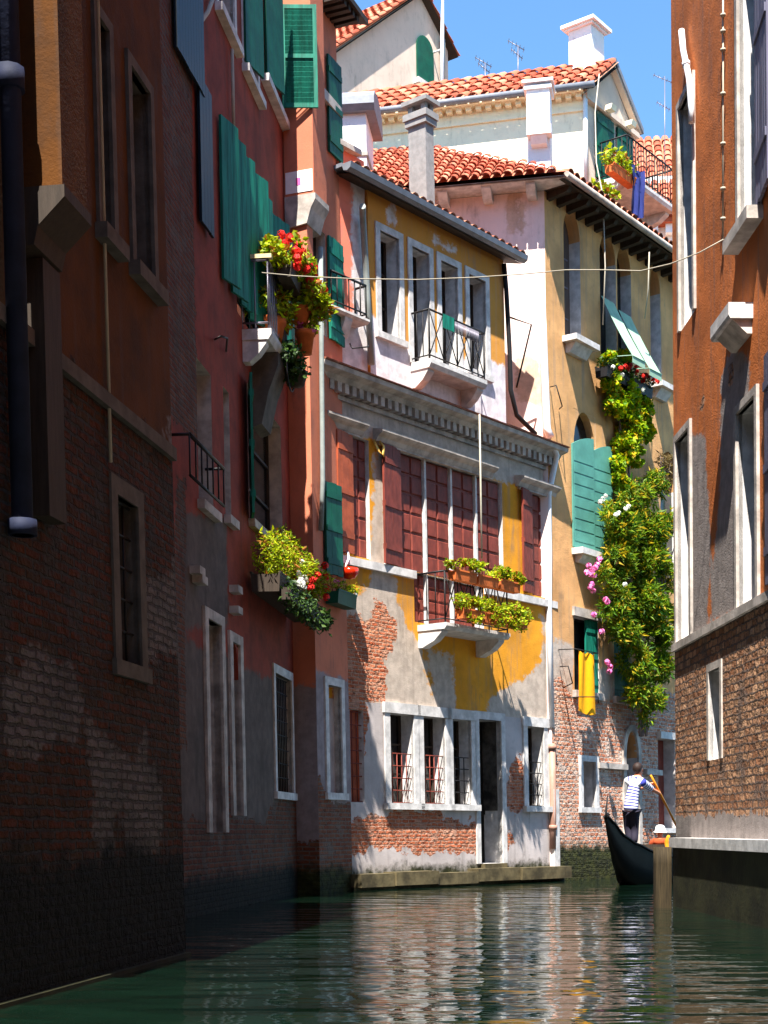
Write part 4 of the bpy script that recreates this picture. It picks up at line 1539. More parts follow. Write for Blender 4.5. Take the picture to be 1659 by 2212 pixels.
# top storey: green leaves flat and one standing open towards the canal
zb3 = o_t2[2] + .05
ua, ub = F1.z('a', 690, 300)[0], F1.z('a', 806, 300)[0]
shutter(sh, F1, ua - .1, zb3, zb3 + 2.6, .62, 14, 'dark_green', 'plain', w=.05)
ua = F1.z('a', 845, 500)[0]
zb4 = F1.z('a', 900, 720)[1]
shutter(sh, F1, ua, zb4, zb4 + 2.7, .66, 14, 'dark_green', 'plain', w=.05)
uh, zh0 = F1.z('a', 992, 830, .05)
zh1 = F1.z('a', 992, 80, .05)[1]
shutter(sh, F1, min(uh, -.1), zh0, zh1, .62, 82, 'green', 'louvre', w=.05)
mb = MB(F1)
uu_ = F1.z('a', 840, 720)[0]
mb.box(uu_ - .1, uu_ + 2.2, -.02, .14, zb4 - .16, zb4 - .04)
mb.build('sill', M['stone'], sh)
# far wall shutters
def at_u(F, k, x, y):
    return F.z(k, x, y)[0]


shutter(sh, F2, at_u(F2, 'a', 1330, 800), F2.z('a', 1365, 1200)[1], F2.z('a', 1365, 470)[1], .55, 3, 'dark_green', 'boards', w=.04)
shutter(sh, F2, at_u(F2, 'a', 1335, 2100), o2_sh[2], o2_sh[3], .58, 3, 'green', 'boards', w=.04)
shutter(sh, F2, at_u(F2, 'C', 1306, 300), o2_far[2], o2_far[3], .5, 12, 'dark_green', 'boards', w=.05)
shutter(sh, F1, o_big[0] - .02, o_big[2], o_big[3], .5, 165, 'green', 'boards', w=.04)
# projecting flue with rounded corbel
fw = .16
fu0, fu1 = UJ - .03, F2.z('a', 1325, 1000, fw)[0]
fz = F2.z('a', 1100, 1500, -.15)[1]
mb = MB(F2)
mb.box(fu0, fu1, -STEP + .03, fw, fz, ZS + .5)
fl = mb.build('flue', M['salmon'], sh)
mb = MB(F2)
mb.prof([(-STEP + .03, fz - .55), (.02, fz - .5), (.1, fz - .25), (fw + .03, fz - .1), (fw + .03, fz - .002), (-STEP + .03, fz - .002)], fu0 - .02, fu1 + .02)
mb.build('corbel', M['grey_stone'], fl)
mb = MB(F2)
mb.box(fu0 - .012, fu0 - .002, -STEP + .05, fw - .02, fz + .05, fz + .42)
mb.box(fu0 - .016, fu0 - .013, -.17, -.08, fz + .17, fz + .3, 1)
mb.build('plaque', [M['white_cloth'], M['pink_flower']], fl)
mb = MB(F2)
us_ = F2.z('a', 1170, 600)[0]
mb.box(fu1 + .01, uE2, .0, .09, F2.z('a', 1250, 690)[1] - .08, F2.z('a', 1250, 690)[1] + .1)
mb.build('string_course', M['grey_stone'], sh)
mb = MB(F2)
mb.prof([(-3, ZT + .9), (.52, ZT), (.52, ZT + .1), (-3, ZT + 1.0)], fu1 + .05, uE2 + .3)
for i in range(5):
    mb.prof([(-.1, ZT - .12), (.45, ZT - .1), (.45, ZT + .03), (-.1, ZT + .15)], fu1 + .1 + i * (uE2 - fu1) / 5, fu1 + .2 + i * (uE2 - fu1) / 5)
mb.build('eaves', M['dark_wood'], sh)
mb = MB(F2)
q = z2q(F2)
zt_ = F2.z('d', 1285, 250)[1]
mb.tube([q('d', 1288, 250), q('d', 1295, 1000), q('d', 1305, 2050), q('C', 1292, 300)], .045)
mb.build('downpipe', M['pipe_grey'], sh)
mb = MB(F1)
q1 = z2q(F1)
mb.tube([q1('a', 605, 380), q1('a', 618, 1030)], .025)
mb.build('cable', M['cord'], sh)
mb = MB(F1)
mb.tube([q1('a', 350, 480), q1('a', 345, 300), q1('a', 370, 160), q1('a', 420, 90), q1('a', 460, -20)], .03)
mb.build('cable', M['cord'], sh)
# flower balcony
bz = F1.z('d', 760, 1000)[1]
bu0 = F1.z('d', 682, 960)[0]
bw_ = .0
for t in range(1, 40):
    if ZK['d'][0] + .28 * 900 < (lambda v: CX + FOC * v.x / v.y)(F1.W(bu0, t * .05, bz)):
        bw_ = t * .05
        break
print('balcony salmon u', bu0, 'w', bw_, 'z', bz)
bu1 = min(bu0 + 1.45, -.05)
BAL3 = balcony(sh, F1, bu0, bu1, bw_, bz, .16, F1.z('d', 680, 365)[1] - bz, nbr=2, style='bars', rmat='steel')
mb = MB(F1)
mb.box(bu0, bu0 + .1, -.0, bw_ + .02, F1.z('d', 680, 365)[1] + .02, F1.z('d', 680, 365)[1] + .08)
mb.build('rail_board', M['pale_wood'], BAL3)
# big corbels under it
mb = MB(F1)
mb.prof([(0, bz - 1.3), (.15, bz - 1.25), (bw_ * .6, bz - .75), (bw_ * .95, bz - .35), (bw_ * .95, bz - .163), (0, bz - .163)], bu0 + .6, bu1 - .2)
mb.build('corbel', M['dark_stone'], BAL3)
mb = MB(F1)
for i in range(26):
    a = i * 2 * math.pi / 25
mb.tube([(bu1 - .3, bw_ + .03 + .0, bz - .25)] + [(bu1 - .3 + .3 * math.cos(i * .26), bw_ + .06, bz - .3 + .3 * math.sin(i * .26)) for i in range(25)], .015, 5)
mb.build('hoop', M['iron'], BAL3)
for k, P_ in (('d', [(470, 960), (520, 935), (570, 950), (560, 1050)]),):
    mb = MB(F1)
    mb.tube([q1(k, *P_[0], .02), q1(k, *P_[1], .3), q1(k, *P_[2], .3), q1(k, *P_[3], .02)], .015, 5)
    mb.build('line_bracket', M['iron'], sh)
mb = MB(F1)
zr = F1.z('d', 375, 1940)[1]
ra, rb = F1.z('d', 250, 1940, .2)[0], F1.z('d', 510, 1940, .2)[0]
mb.tube([(ra, .25, zr), (rb, .25, zr)], .025, 6)
for i in range(7):
    x = ra + (rb - ra) * i / 6
    mb.tube([(x, .25, zr), (x, .25, zr - .5)], .012, 5)
mb.tube([(ra, .25, zr - .5), (rb, .25, zr - .5)], .02, 6)
mb.tube([(ra, 0, zr), (ra, .25, zr)], .02, 6)
mb.tube([(rb, 0, zr), (rb, .25, zr)], .02, 6)
mb.build('railing', M['iron'], sh)
# ledges, sockets and rusty stains' irons
for k, x, y in (('C', 600, 755), ('C', 600, 915), ('C', 320, 680), ('C', 300, 610)):
    uu_, zz_ = F1.z(k, x, y)
    mb = MB(F1)
    mb.box(uu_ - .15, uu_ + .12, 0, .14, zz_ - .06, zz_ + .04)
    mb.build('stone_bracket', M['grey_stone'], sh)

# ================================================================== DARK OCHRE HOUSE (near left)
F = F_A
dh = thing('dark_house', F.W(0, 0, 0), 'dark ochre stucco house with bare brick base in deep shade at the left', 'house')
ZA = 17.0
zb_l = F.z('B', 700, 420)[1]
aw1 = F.r('A', 575, 640, -700, 1365)
aw2 = F.r('A', 788, 898, 500, 1640)
aw3 = F.r('B', 772, 905, 1075, 2130)
aw1 = aw1[:2] + (aw2[2], aw2[3])
print('A', aw1, aw2, aw3, zb_l)
mk = [(0, rectpoly(-30, 1, -1, zb_l)), (1, smear(F, 'B', [(1080, 440), (1110, 440), (1180, 800), (1080, 740)])), (2, rectpoly(-40, 1, -2, .95)),
      (1, smear(F, 'H', [(500, 500), (560, 490), (650, 560), (700, 620), (780, 590), (860, 500), (880, 640), (940, 820), (950, 1100), (940, 1250), (880, 1260), (760, 1240), (740, 1130), (710, 990), (670, 1080), (660, 1250), (620, 1300), (530, 1290), (550, 900)])),
      (1, smear(F, 'H', [(40, 0), (200, 60), (420, 120), (480, 300), (440, 480), (300, 560), (60, 620), (20, 300)])), (1, smear(F, 'B', [(960, 1500), (1180, 1500), (1200, 2100), (960, 2100)]))]
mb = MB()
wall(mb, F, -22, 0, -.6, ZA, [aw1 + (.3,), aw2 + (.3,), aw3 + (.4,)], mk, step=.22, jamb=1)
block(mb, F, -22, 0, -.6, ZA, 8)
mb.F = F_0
mb.box(-9, 12, 12, 20, -.6, 21, 0)  # unseen block behind the camera, added to cut the sky light
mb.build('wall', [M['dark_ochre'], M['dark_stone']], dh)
for r, d in ((aw1, .28), (aw2, .28)):
    window(dh, F, r, d, frame=.09, proud=.03, sill=.1, pane='glass', sash='dark_wood', fmat='dark_stone')
window(dh, F, aw3, .38, frame=.14, proud=.02, sill=.04, pane='dark', fmat='dark_stone', bars=.98)
mb = MB(F)
mb.box(-22, -.02, -.02, .05, zb_l - .06, zb_l + .05)
mb.build('string_course', M['dark_stone'], dh)
# flue
fa = F.z('A', 505, 600, .33)[0]
fb = fa - .45
zf = F.z('A', 480, 1050, .5)[1]
mb = MB(F)
mb.box(fb, fa, .0, .33, zf, ZA + .6)
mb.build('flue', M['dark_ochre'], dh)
fl = dh.children[-1]
mb = MB(F)
mb.prof([(.0, zf - .4), (.13, zf - .38), (.16, zf - .26), (.35, zf - .08), (.35, zf - .002), (0, zf - .002)], fb - .02, fa + .02)
mb.build('corbel', M['dark_wood'], fl)
sa = F.z('B', 420, 600, .12)[0]
mb = MB(F)
mb.box(sa - .3, sa, 0, .12, F.z('B', 380, 1200, .1)[1], zf - .402)
mb.build('flue_shaft', M['dark_wood'], fl)
mb = MB(F)
pa = F.z('A', 75, 1000, .1)[0]
za_, zb2 = F.z('A', 75, 430, .1)[1], F.z('B', 60, 1250, .1)[1]
mb.tube([(pa, .1, ZA), (pa, .1, zb2)], .07, 10)
mb.tube([(pa, .1, za_), (pa, .1, za_ - .14)], .095, 10)
mb.tube([(pa, .1, zb2 + .1), (pa, .1, zb2)], .095, 10)
mb.build('downpipe', M['pipe_blue'], dh)
mb = MB(F)
mb.box(-9, -.01, 0, .05, -.3, .03)
mb.build('plinth', M['quay_wall'], dh)
mb = MB(F)
cc = F.z('A', 570, 200)[0]
mb.tube([(cc, .03, ZA), (cc, .03, F.z('B', 680, 800)[1])], .014, 5)
mb.build('cable', M['cord'], dh)

# ================================================================== BROWN HOUSE (near right)
F = F_R
rh = thing('brown_house', F.W(0, 0, .9), 'tall brown stucco house with grey patches and brick base at the right', 'house')
ZR = 19.0
zq_ = .95
r1 = F.r('p', 1470, 1497, 205, 697)
r2 = F.r('p', 1598, 1622, -200, 500)
r3 = F.r('p', 1464, 1492, 938, 1388)
r4 = F.r('p', 1596, 1622, 880, 1312)
r5 = F.r('p', 1533, 1560, 1445, 1640)
fix = lambda r, wd_, z0=None, z1_=None: (r[1] - wd_, r[1], r[2] if z0 is None else z0, r[3] if z1_ is None else z1_)
print('R', r1, r2, r3, r4, r5)
r1, r3, r5 = fix(r1, .85), fix(r3, .85), fix(r5, .6)
r2 = fix(r2, .85, r2[2])
r4 = fix(r4, .85)
zbr = F.z('E', 1300, 1120)[1]
mk = [(0, rectpoly(-30, 2, 1.3, zbr)), (1, rectpoly(-30, 2, 0, 1.8)),
      (1, smear(F, 'g', [(1110, 1480), (1240, 1480), (1255, 1900), (1110, 1900)])), (1, smear(F, 'E', [(1110, -10), (1238, -10), (1265, 300), (1275, 700), (1240, 1150), (1110, 1240)])),
      (1, smear(F, 'g', [(1340, 1130), (1420, 880), (1540, 1000), (1540, 1900), (1340, 1900)])), (1, smear(F, 'E', [(1345, -20), (1540, -20), (1560, 960), (1265, 1120), (1290, 700)])),
      (0, smear(F, 'g', [(1200, 1230), (1240, 1250), (1230, 1330), (1180, 1330)])), (0, smear(F, 'g', [(1400, 960), (1425, 960), (1420, 1150), (1390, 1180)]))]
mb = MB()
wall(mb, F, -24, 0, 0, ZR, [r1 + (.3,), r2 + (.3,), r3 + (.3,), r4 + (.3,), r5 + (.3,)], mk, step=.18, jamb=1)
block(mb, F, -24, 0, 0, ZR, 9)
mb.build('wall', [M['brown'], M['stone']], rh)
for r in (r1, r2, r3, r4):
    window(rh, F, r, .28, frame=.1, proud=.04, pane='glass', sash='dark_wood', fmat='grey_stone')
window(rh, F, r5, .28, frame=.1, proud=.02, pane='glass', fmat='grey_stone')
mb = MB(F)
mb.box(-24, .02, .0, .05, zbr - .05, zbr + .06)
mb.build('string_course', M['grey_stone'], rh)
# bracketed balcony slab
ub_, zb_ = F.px(1627, 668)
wb = .3
for t in range(1, 60):
    v = F.W(ub_, t * .02, zb_)
    if CX + FOC * v.x / v.y < 1574:
        wb = t * .02
        break
zbt = F.px(1600, 653, wb / 2)[1]
mb = MB(F)
mb.prof([(-.02, zbt - .19), (wb - .02, zbt - .19), (wb, zbt - .15), (wb, zbt), (-.02, zbt)], ub_, ub_ + .9)
o = mb.build('balcony', M['stone'], rh)
mb = MB(F)
mb.prof([(-.02, zbt - .36), (.06, zbt - .36), (wb * .8, zbt - .193), (-.02, zbt - .193)], ub_ + .05, ub_ + .8)
mb.build('bracket', M['grey_stone'], o)
print('R balcony', ub_, wb, zbt)
# second sill nearer
u_, z_ = F.px(1604, 512)
mb = MB(F)
mb.box(r2[0] - .15, r2[1] + .12, -.02, .2, r2[2] - .16, r2[2] - .003)
mb.build('sill', M['grey_stone'], rh)
# slate blue shutters nearer than the windows, and a downpipe
shutter(rh, F, r2[0] - .02, r2[2] + .02, r2[3], .8, 174, 'slate_blue', 'boards', w=.04)
shutter(rh, F, r4[0] - .5, r4[2] + .1, r4[3] + .3, .7, 176, 'slate_blue', 'boards', w=.04)
q = z2q(F)
mb = MB(F)
mb.tube([q('p', 1472, 66, .1), q('p', 1476, 110, .1), q('p', 1482, 138, .1), q('p', 1489, 172, .1), q('p', 1493, 225, .1), q('p', 1494, 265, .1)], .045)
mb.tube([q('p', 1482, 136, .1), q('p', 1483, 142, .1)], .06)
mb.build('downpipe', M['pipe_white'], rh)
mb = MB(F)
mb.tube([q('p', 1562, -40, .04), q('p', 1562, 520, .04)], .012, 5)
for y in (30, 65, 105, 200, 308, 405, 470):
    mb.tube([q('p', 1562, y, .05), q('p', 1562, y + 5, .05)], .035, 6)
mb.build('cable', M['cord'], rh)

# ================================================================== QUAY
mb = MB(F)
wq = None
qe = F_R
ed = lambda D: Vector(((1456 - CX) / FOC * 21.0 + (D - 21.0) * (750 - CX) / FOC, D, 0))
# quay edge runs parallel to the wall, a short step in front of it
wq = (ed(20.0) - F.O).dot(F.N)
print('quay w', wq)
mb.box(-24, -1.0, -.6, wq - .05, -2.2, .85, 0)
mb.box(-24, -.98, -.3, wq, .852, .99, 1)
tag(mb.build('quay', [M['quay_wall'], M['stone']]), kind='structure')

# ================================================================== MOORING POST
def ringpost(cx, cy, r, z0, z1, n=48, flutes=9):
    R = []
    for z in [z0 + (z1 - z0) * i / 12 for i in range(13)]:
        ring = []
        for k in range(n):
            a = 2 * math.pi * k / n
            sq = 1 / max(abs(math.cos(a)), abs(math.sin(a))) ** .75
            rr = r * sq * (1 - .07 * abs(math.sin(flutes * a)) ** .6) * (1 + .03 * noise.noise(Vector((a * 2, z * 2, 3))))
            ring.append((cx + rr * math.cos(a), -cy + rr * math.sin(a), z + (0 if z < z1 else .03 * noise.noise(Vector((k * .7, 0, 0))))))
        R.append(ring)
    return R


pp = at(1431, HY, 21.0)
mb = MB(F_0)
mb.ring(ringpost(pp.x, pp.y, .125, -2, .86), 0)
tag(mb.build('mooring_post', M['pole_wood']), 'weathered square timber mooring post standing in the water at the quay corner', 'post')

# ================================================================== GONDOLA
ST = at(1309, 1764, 28.7)
HD = rad(29)
F_GO = Facade((ST.x, ST.y, 0), (math.sin(HD), math.cos(HD)), 1, 0)   # u along the boat from the stern, w to starboard
go = thing('gondola', F_GO.W(0, 0, 0), 'black gondola with high curved stern turning in beside the mooring post', 'boat')


def lerp_tab(t, tab):
    for (a, va), (b, vb) in zip(tab, tab[1:]):
        if t <= b:
            q = (t - a) / (b - a)
            q = q * q * (3 - 2 * q) * .5 + q * .5
            return va + (vb - va) * q
    return tab[-1][1]


SHEER = [(0, 1.36), (.25, 1.22), (.6, .98), (1.1, .80), (1.7, .64), (2.6, .52), (5, .46), (8, .56), (9.4, .85), (10.2, 1.3), (10.6, 1.5)]
KEEL = [(0, 1.24), (.12, 1.0), (.35, .68), (.7, .32), (1.1, .0), (1.7, -.14), (3, -.2), (7, -.2), (9, -.05), (9.8, .35), (10.4, 1.0), (10.6, 1.35)]
HALF = [(0, .03), (.3, .09), (.8, .19), (1.4, .34), (2.2, .5), (4, .68), (6, .68), (8, .42), (9.4, .16), (10.6, .03)]
stn = [0, .06, .12, .2, .3, .45, .6, .8, 1.0, 1.2, 1.45, 1.7, 2.1, 2.6, 3.2, 4, 5, 6, 7, 8, 8.7, 9.2, 9.6, 10, 10.3, 10.6]
rings = []
for t in stn:
    h, k, sh_ = lerp_tab(t, HALF), lerp_tab(t, KEEL), lerp_tab(t, SHEER)
    rings.append([(t, h, sh_), (t, h * .93, k + (sh_ - k) * .55), (t, h * .62, k + .04), (t, 0, k), (t, -h * .62, k + .04), (t, -h * .93, k + (sh_ - k) * .55), (t, -h, sh_)])
mb = MB(F_GO)
mb.ring(rings, 0, closed=False, caps=False)
mb.add([(0, .03, 1.36), (0, 0, 1.24), (0, -.03, 1.36)])
mb.build('hull', M['black'], go)
mb = MB(F_GO)
dk = []
for t in stn:
    h, sh_ = lerp_tab(t, HALF), lerp_tab(t, SHEER)
    low = .0 if t < 2.1 or t > 8 else .3
    dk.append([(t, h * .98, sh_ - .02 - low), (t, 0, sh_ + .03 - low), (t, -h * .98, sh_ - .02 - low)])
mb.ring(dk, 0, closed=False, caps=False)
mb.build('deck', M['dark_wood'], go)
for s_ in (1, -1):
    mb = MB(F_GO)
    mb.tube([(t, s_ * lerp_tab(t, HALF), lerp_tab(t, SHEER) + .01) for t in stn], .028, 6)
    mb.build('gunwale', M['black'], go)
mb = MB(F_GO)
mb.tube([(.0, 0, 1.34), (.01, 0, 1.45), (.05, 0, 1.62), (.1, 0, 1.78)], [.03, .022, .018, .008], 8)
mb.tube([(-.0, 0, 1.36), (.1, 0, 1.42), (.2, 0, 1.4)], [.03, .025, .01], 6)
mb.build('stern_iron', M['iron'], go)
mb = MB(F_GO)
mb.tube([(10.55, 0, 1.4), (10.62, 0, 1.6), (10.75, 0, 1.75), (10.95, 0, 1.7)], [.05, .06, .06, .02], 6)
mb.build('bow_iron', M['steel'], go)
mb = MB(F_GO)
mb.tube([(2.15, .5, .52), (2.15, .53, .72), (2.2, .5, .86), (2.12, .56, .98)], [.06, .05, .06, .03], 8)
mb.build('forcola', M['oar_wood'], go)
mb = MB(F_GO)
mb.box(2.75, 3.15, -.42, .42, .12, .42)
mb.box(2.66, 2.75, -.45, .45, .12, .8)
mb.build('seat', M['dark_wood'], go)

# ================================================================== PEOPLE
def skin_mesh(J, E, mb, mat=0, sub=2, seg=None, root=0):
    """grow a limb skeleton J = [(point, radius)] with edges E; appended to mb (world coordinates)"""
    me = bpy.data.meshes.new('tmp_skin')
    me.from_pydata([p for p, r in J], E, [])
    o = bpy.data.objects.new('tmp_skin', me)
    COL.objects.link(o)
    sk = o.modifiers.new('s', 'SKIN')
    sk.use_smooth_shade = True
    o.modifiers.new('d', 'SUBSURF').levels = sub
    lay = me.skin_vertices[0].data
    for i, (p, r) in enumerate(J):
        lay[i].radius = (r, r) if not isinstance(r, tuple) else r
        lay[i].use_root = (i == root)
    dg = bpy.context.evaluated_depsgraph_get()
    ev = o.evaluated_get(dg)
    m2 = ev.to_mesh()
    i0 = len(mb.v)
    vs = [v.co.copy() for v in m2.vertices]
    off, acc = {}, {root: 0.0}
    for a, b in E:
        acc.setdefault(a, 0.0)
        off[(a, b)] = acc[a]
        acc[b] = acc[a] + (J[b][0] - J[a][0]).length

    def param(p):
        best = (1e9, 0)
        for a, b in E:
            A, B = J[a][0], J[b][0]
            d = B - A
            t = max(0, min(1, (p - A).dot(d) / max(d.length_squared, 1e-9)))
            q = (p - (A + d * t)).length
            if q < best[0]:
                best = (q, off[(a, b)] + t * d.length)
        return best[1]
    pv = [param(v) for v in vs]
    mb.v += vs
    for f in m2.polygons:
        mb.f.append(tuple(i0 + k for k in f.vertices))
        mb.m.append(mat)
        mb.sm.append(True)
        mb.uv.append([(vs[k].x, pv[k]) for k in f.vertices])
    ev.to_mesh_clear()
    bpy.data.objects.remove(o)
    bpy.data.meshes.remove(me)


def A(x, y, D):
    return at(x, y, D)


def fingers(mb, palm, grip, axis, out, s=1.0):
    """four fingers and a thumb closing round a rod through 'grip' along 'axis'"""
    ax = axis.normalized()
    o = (out - ax * out.dot(ax)).normalized()
    t = ax.cross(o)
    for i in range(4):
        c = grip + ax * ((i - 1.5) * .021 * s)
        L = [.95, 1.05, 1.0, .85][i]
        P = [palm + ax * ((i - 1.5) * .02 * s) + (grip - palm) * .3]
        for a in (150, 95, 40, -20):
            P.append(c + (o * math.cos(rad(a)) * -1 + t * math.sin(rad(a))) * .03 * L * s)
        mb.tube(P, [.011, .0105, .010, .009, .007], 6)
    P = [palm - ax * .03 * s, grip - ax * .05 * s + o * .03 - t * .012, grip - ax * .03 * s + o * -.005 - t * .03]
    mb.tube(P, [.013, .012, .009], 6)


FT = A(1366, 1827, 29.6)
gp = thing('person', FT, 'gondolier standing at the stern in a blue and white striped shirt and dark trousers, rowing', 'person')
D0 = 29.6
oar0, oar1 = A(1410, 1683, 29.95), A(1466, 1793, 30.6)
oax = (oar1 - oar0).normalized()
g1 = oar0 + oax * .12
g2 = A(1427, 1717, 30.15)
rw_, lw_ = A(1422.5, 1712, 30.08), A(1411, 1692, 30.05)
mb = MB(F_0)
J = [(A(1363, 1744, D0), (.125, .10)), (A(1365, 1722, D0), (.12, .09)), (A(1371, 1699, D0), (.15, .105)), (A(1375, 1684, D0 + .03), (.085, .08)),
     (A(1377.5, 1675.5, D0 + .06), .055), (A(1379, 1669, D0 + .08), (.066, .075)), (A(1379.5, 1661, D0 + .09), (.08, .088)), (A(1379, 1655, D0 + .08), (.06, .066)),
     (A(1357, 1688, D0 + .1), .07), (A(1381, 1703, D0 + .4), .048), (lw_, .033), (A(1415, 1694, 30.03), .038),
     (A(1389, 1690, D0 - .02), .075), (A(1407, 1705, D0 + .2), .05), (rw_, .034), (A(1426, 1716, 30.12), .038),
     (A(1356, 1750, D0), .095), (A(1356, 1789, D0 + .1), .062), (A(1362, 1822, D0 + .02), .042), (A(1366, 1826, D0 + .2), .035),
     (A(1370, 1752, D0 - .05), .095), (A(1371, 1792, D0 + .06), .062), (A(1370, 1824, D0 - .05), .042), (A(1376, 1828, D0 + .1), .035),
     (A(1388.0, 1664.5, D0 + .12), .014), (A(1388.2, 1668.5, D0 + .1), .02)]
E = [(0, 1), (1, 2), (2, 3), (3, 4), (4, 5), (5, 6), (6, 7), (3, 8), (8, 9), (9, 10), (10, 11), (3, 12), (12, 13), (13, 14), (14, 15),
     (0, 16), (16, 17), (17, 18), (18, 19), (0, 20), (20, 21), (21, 22), (22, 23), (6, 24), (5, 25)]
skin_mesh(J, E, mb)
fingers(mb, J[15][0], g2, oax, Vector((-.6, -.6, .3)))
fingers(mb, J[11][0], g1, oax, Vector((-.5, -.7, .4)))
ec = A(1383.5, 1664, D0 - .02)
mb.ring([[ec + Vector((r * .5 * math.cos(a), d, r * math.sin(a))) for a in [k * math.pi / 4 for k in range(8)]] for r, d in ((.012, .03), (.03, .01), (.03, -.01), (.014, -.018))], 0) if False else None
body = mb.build('body', M['skin'], gp)
mb = MB(F_0)
J2 = [(A(1362, 1756, D0), (.2, .17)), (A(1363, 1740, D0), (.19, .16)), (A(1366, 1718, D0), (.17, .135)), (A(1371, 1698, D0), (.185, .135)), (A(1375, 1684, D0 + .03), (.12, .105)), (A(1376.5, 1679, D0 + .05), (.08, .08)),
      (A(1357, 1688, D0 + .1), .095), (A(1372, 1700, D0 + .33), .075), (A(1389, 1690, D0 - .02), .098), (A(1404, 1702.5, D0 + .15), .078), (A(1408, 1706, D0 + .19), .072)]
skin_mesh(J2, [(0, 1), (1, 2), (2, 3), (3, 4), (4, 5), (4, 6), (6, 7), (4, 8), (8, 9), (9, 10)], mb)
mb.build('shirt', M['stripes'], gp)
mb = MB(F_0)
J3 = [(A(1363, 1742, D0), (.16, .125)), (A(1355.5, 1753, D0), .115), (A(1356, 1789, D0 + .1), .085), (A(1362, 1820, D0 + .02), .075),
      (A(1370, 1755, D0 - .05), .118), (A(1371, 1792, D0 + .06), .088), (A(1370, 1822, D0 - .05), .078)]
skin_mesh(J3, [(0, 1), (1, 2), (2, 3), (0, 4), (4, 5), (5, 6)], mb)
mb.build('trousers', M['trouser'], gp)
hc = A(1379, 1660.5, D0 + .05)
mb = MB(F_0)
fwd = Vector((math.sin(rad(62)), math.cos(rad(62)), 0))
sdv = Vector((fwd.y, -fwd.x, 0))
rings = []
for i in range(9):
    a = -1.05 + (math.pi / 2 + 1.05) * i / 8
    rings.append([(lambda p: (p.x, -p.y, p.z))(hc + sdv * (.1 * math.cos(a) * math.cos(t)) + fwd * (.112 * math.cos(a) * math.sin(t) - .016 - (.035 if a < .1 and math.sin(t) > 0 else 0)) + Vector((0, 0, .118 * math.sin(a) + .012)))
                  for t in [k * 2 * math.pi / 16 for k in range(16)]])
mb.ring(rings, 0)
mb.build('hair', M['hair'], gp)
for ank, toe in ((J[18][0], J[19][0]), (J[22][0], J[23][0])):
    mb = MB(F_0)
    d_ = (toe - ank)
    d_.z = 0
    d_ = d_.normalized()
    b_ = Vector((ank.x, ank.y, toe.z))
    skin_mesh([(b_ - d_ * .07, .045), (b_ + d_ * .06, .048), (b_ + d_ * .17, .035)], [(0, 1), (1, 2)], mb)
    mb.build('shoe', M['dark'], gp)
# oar
mb = MB(F_0)
fl_ = lambda v: (v.x, -v.y, v.z)
Lo = 3.6
mb.tube([fl_(oar0 - oax * .1), fl_(oar0 + oax * .2), fl_(oar0 + oax * 1.3)], [.02, .024, .026], 8)
ow = oax.cross(Vector((0, 1, .2))).normalized()
pts = [(1.3, .026, .026), (1.6, .05, .022), (2.2, .07, .014), (3.0, .075, .01), (Lo, .06, .008)]
on = oax.cross(ow)
mb.ring([[fl_(oar0 + oax * t + ow * (a * math.cos(k * math.pi / 4)) + on * (b * math.sin(k * math.pi / 4))) for k in range(8)] for t, a, b in pts], 0)
tag(mb.build('oar', M['oar_wood']), 'long varnished oar held by the gondolier, dipping towards the quay', 'oar')

# passenger
P0 = F_GO.W(2.95, .1, .42)
pg = thing('person', P0, 'seated passenger in a white sun hat and orange top low in the gondola', 'person')
f_ = F_GO
mb = MB(F_0)
pt = lambda u, w, z: f_.W(2.95 + u, .1 + w, z)
J = [(pt(0, 0, .5), (.14, .11)), (pt(-.02, 0, .66), (.12, .1)), (pt(-.02, 0, .8), (.14, .1)), (pt(-.0, 0, .89), .07), (pt(.01, 0, .94), .05), (pt(.02, 0, 1.0), (.065, .075)), (pt(.02, 0, 1.07), .08), (pt(.02, 0, 1.13), .06),
     (pt(-.02, .17, .84), .06), (pt(.05, .23, .63), .045), (pt(.25, .16, .56), .032), (pt(.32, .12, .55), .035), (pt(-.02, -.17, .84), .06), (pt(.05, -.23, .63), .045), (pt(.25, -.16, .56), .032), (pt(.32, -.12, .55), .035),
     (pt(.1, .1, .5), .09), (pt(.45, .12, .5), .065), (pt(.5, .12, .22), .04), (pt(.1, -.1, .5), .09), (pt(.45, -.12, .5), .065), (pt(.5, -.12, .22), .04), (pt(.12, 0, 1.05), .013)]
skin_mesh(J, [(0, 1), (1, 2), (2, 3), (3, 4), (4, 5), (5, 6), (6, 7), (3, 8), (8, 9), (9, 10), (10, 11), (3, 12), (12, 13), (13, 14), (14, 15), (0, 16), (16, 17), (17, 18), (0, 19), (19, 20), (20, 21), (6, 22)], mb)
mb.build('body', M['skin'], pg)
mb = MB(F_0)
skin_mesh([(pt(0, 0, .5), (.17, .14)), (pt(-.02, 0, .66), (.155, .13)), (pt(-.02, 0, .8), (.165, .12)), (pt(-.0, 0, .885), .085), (pt(-.02, .17, .84), .078), (pt(.04, .225, .66), .062), (pt(-.02, -.17, .84), .078), (pt(.04, -.225, .66), .062)],
          [(0, 1), (1, 2), (2, 3), (3, 4), (4, 5), (3, 6), (6, 7)], mb)
mb.build('top', M['orange_cloth'], pg)
mb = MB(F_0)
skin_mesh([(pt(0, 0, .5), (.15, .12)), (pt(.1, .1, .5), .11), (pt(.45, .12, .5), .085), (pt(.5, .12, .24), .06), (pt(.1, -.1, .5), .11), (pt(.45, -.12, .5), .085), (pt(.5, -.12, .24), .06)], [(0, 1), (1, 2), (2, 3), (0, 4), (4, 5), (5, 6)], mb)
mb.build('trousers', M['white_cloth'], pg)
mb = MB(f_)
mb.lathe(2.97, .1, [(.15, 1.05), (.142, 1.062), (.11, 1.085), (.105, 1.13), (.09, 1.18), (.05, 1.205), (.002, 1.21)], 18)
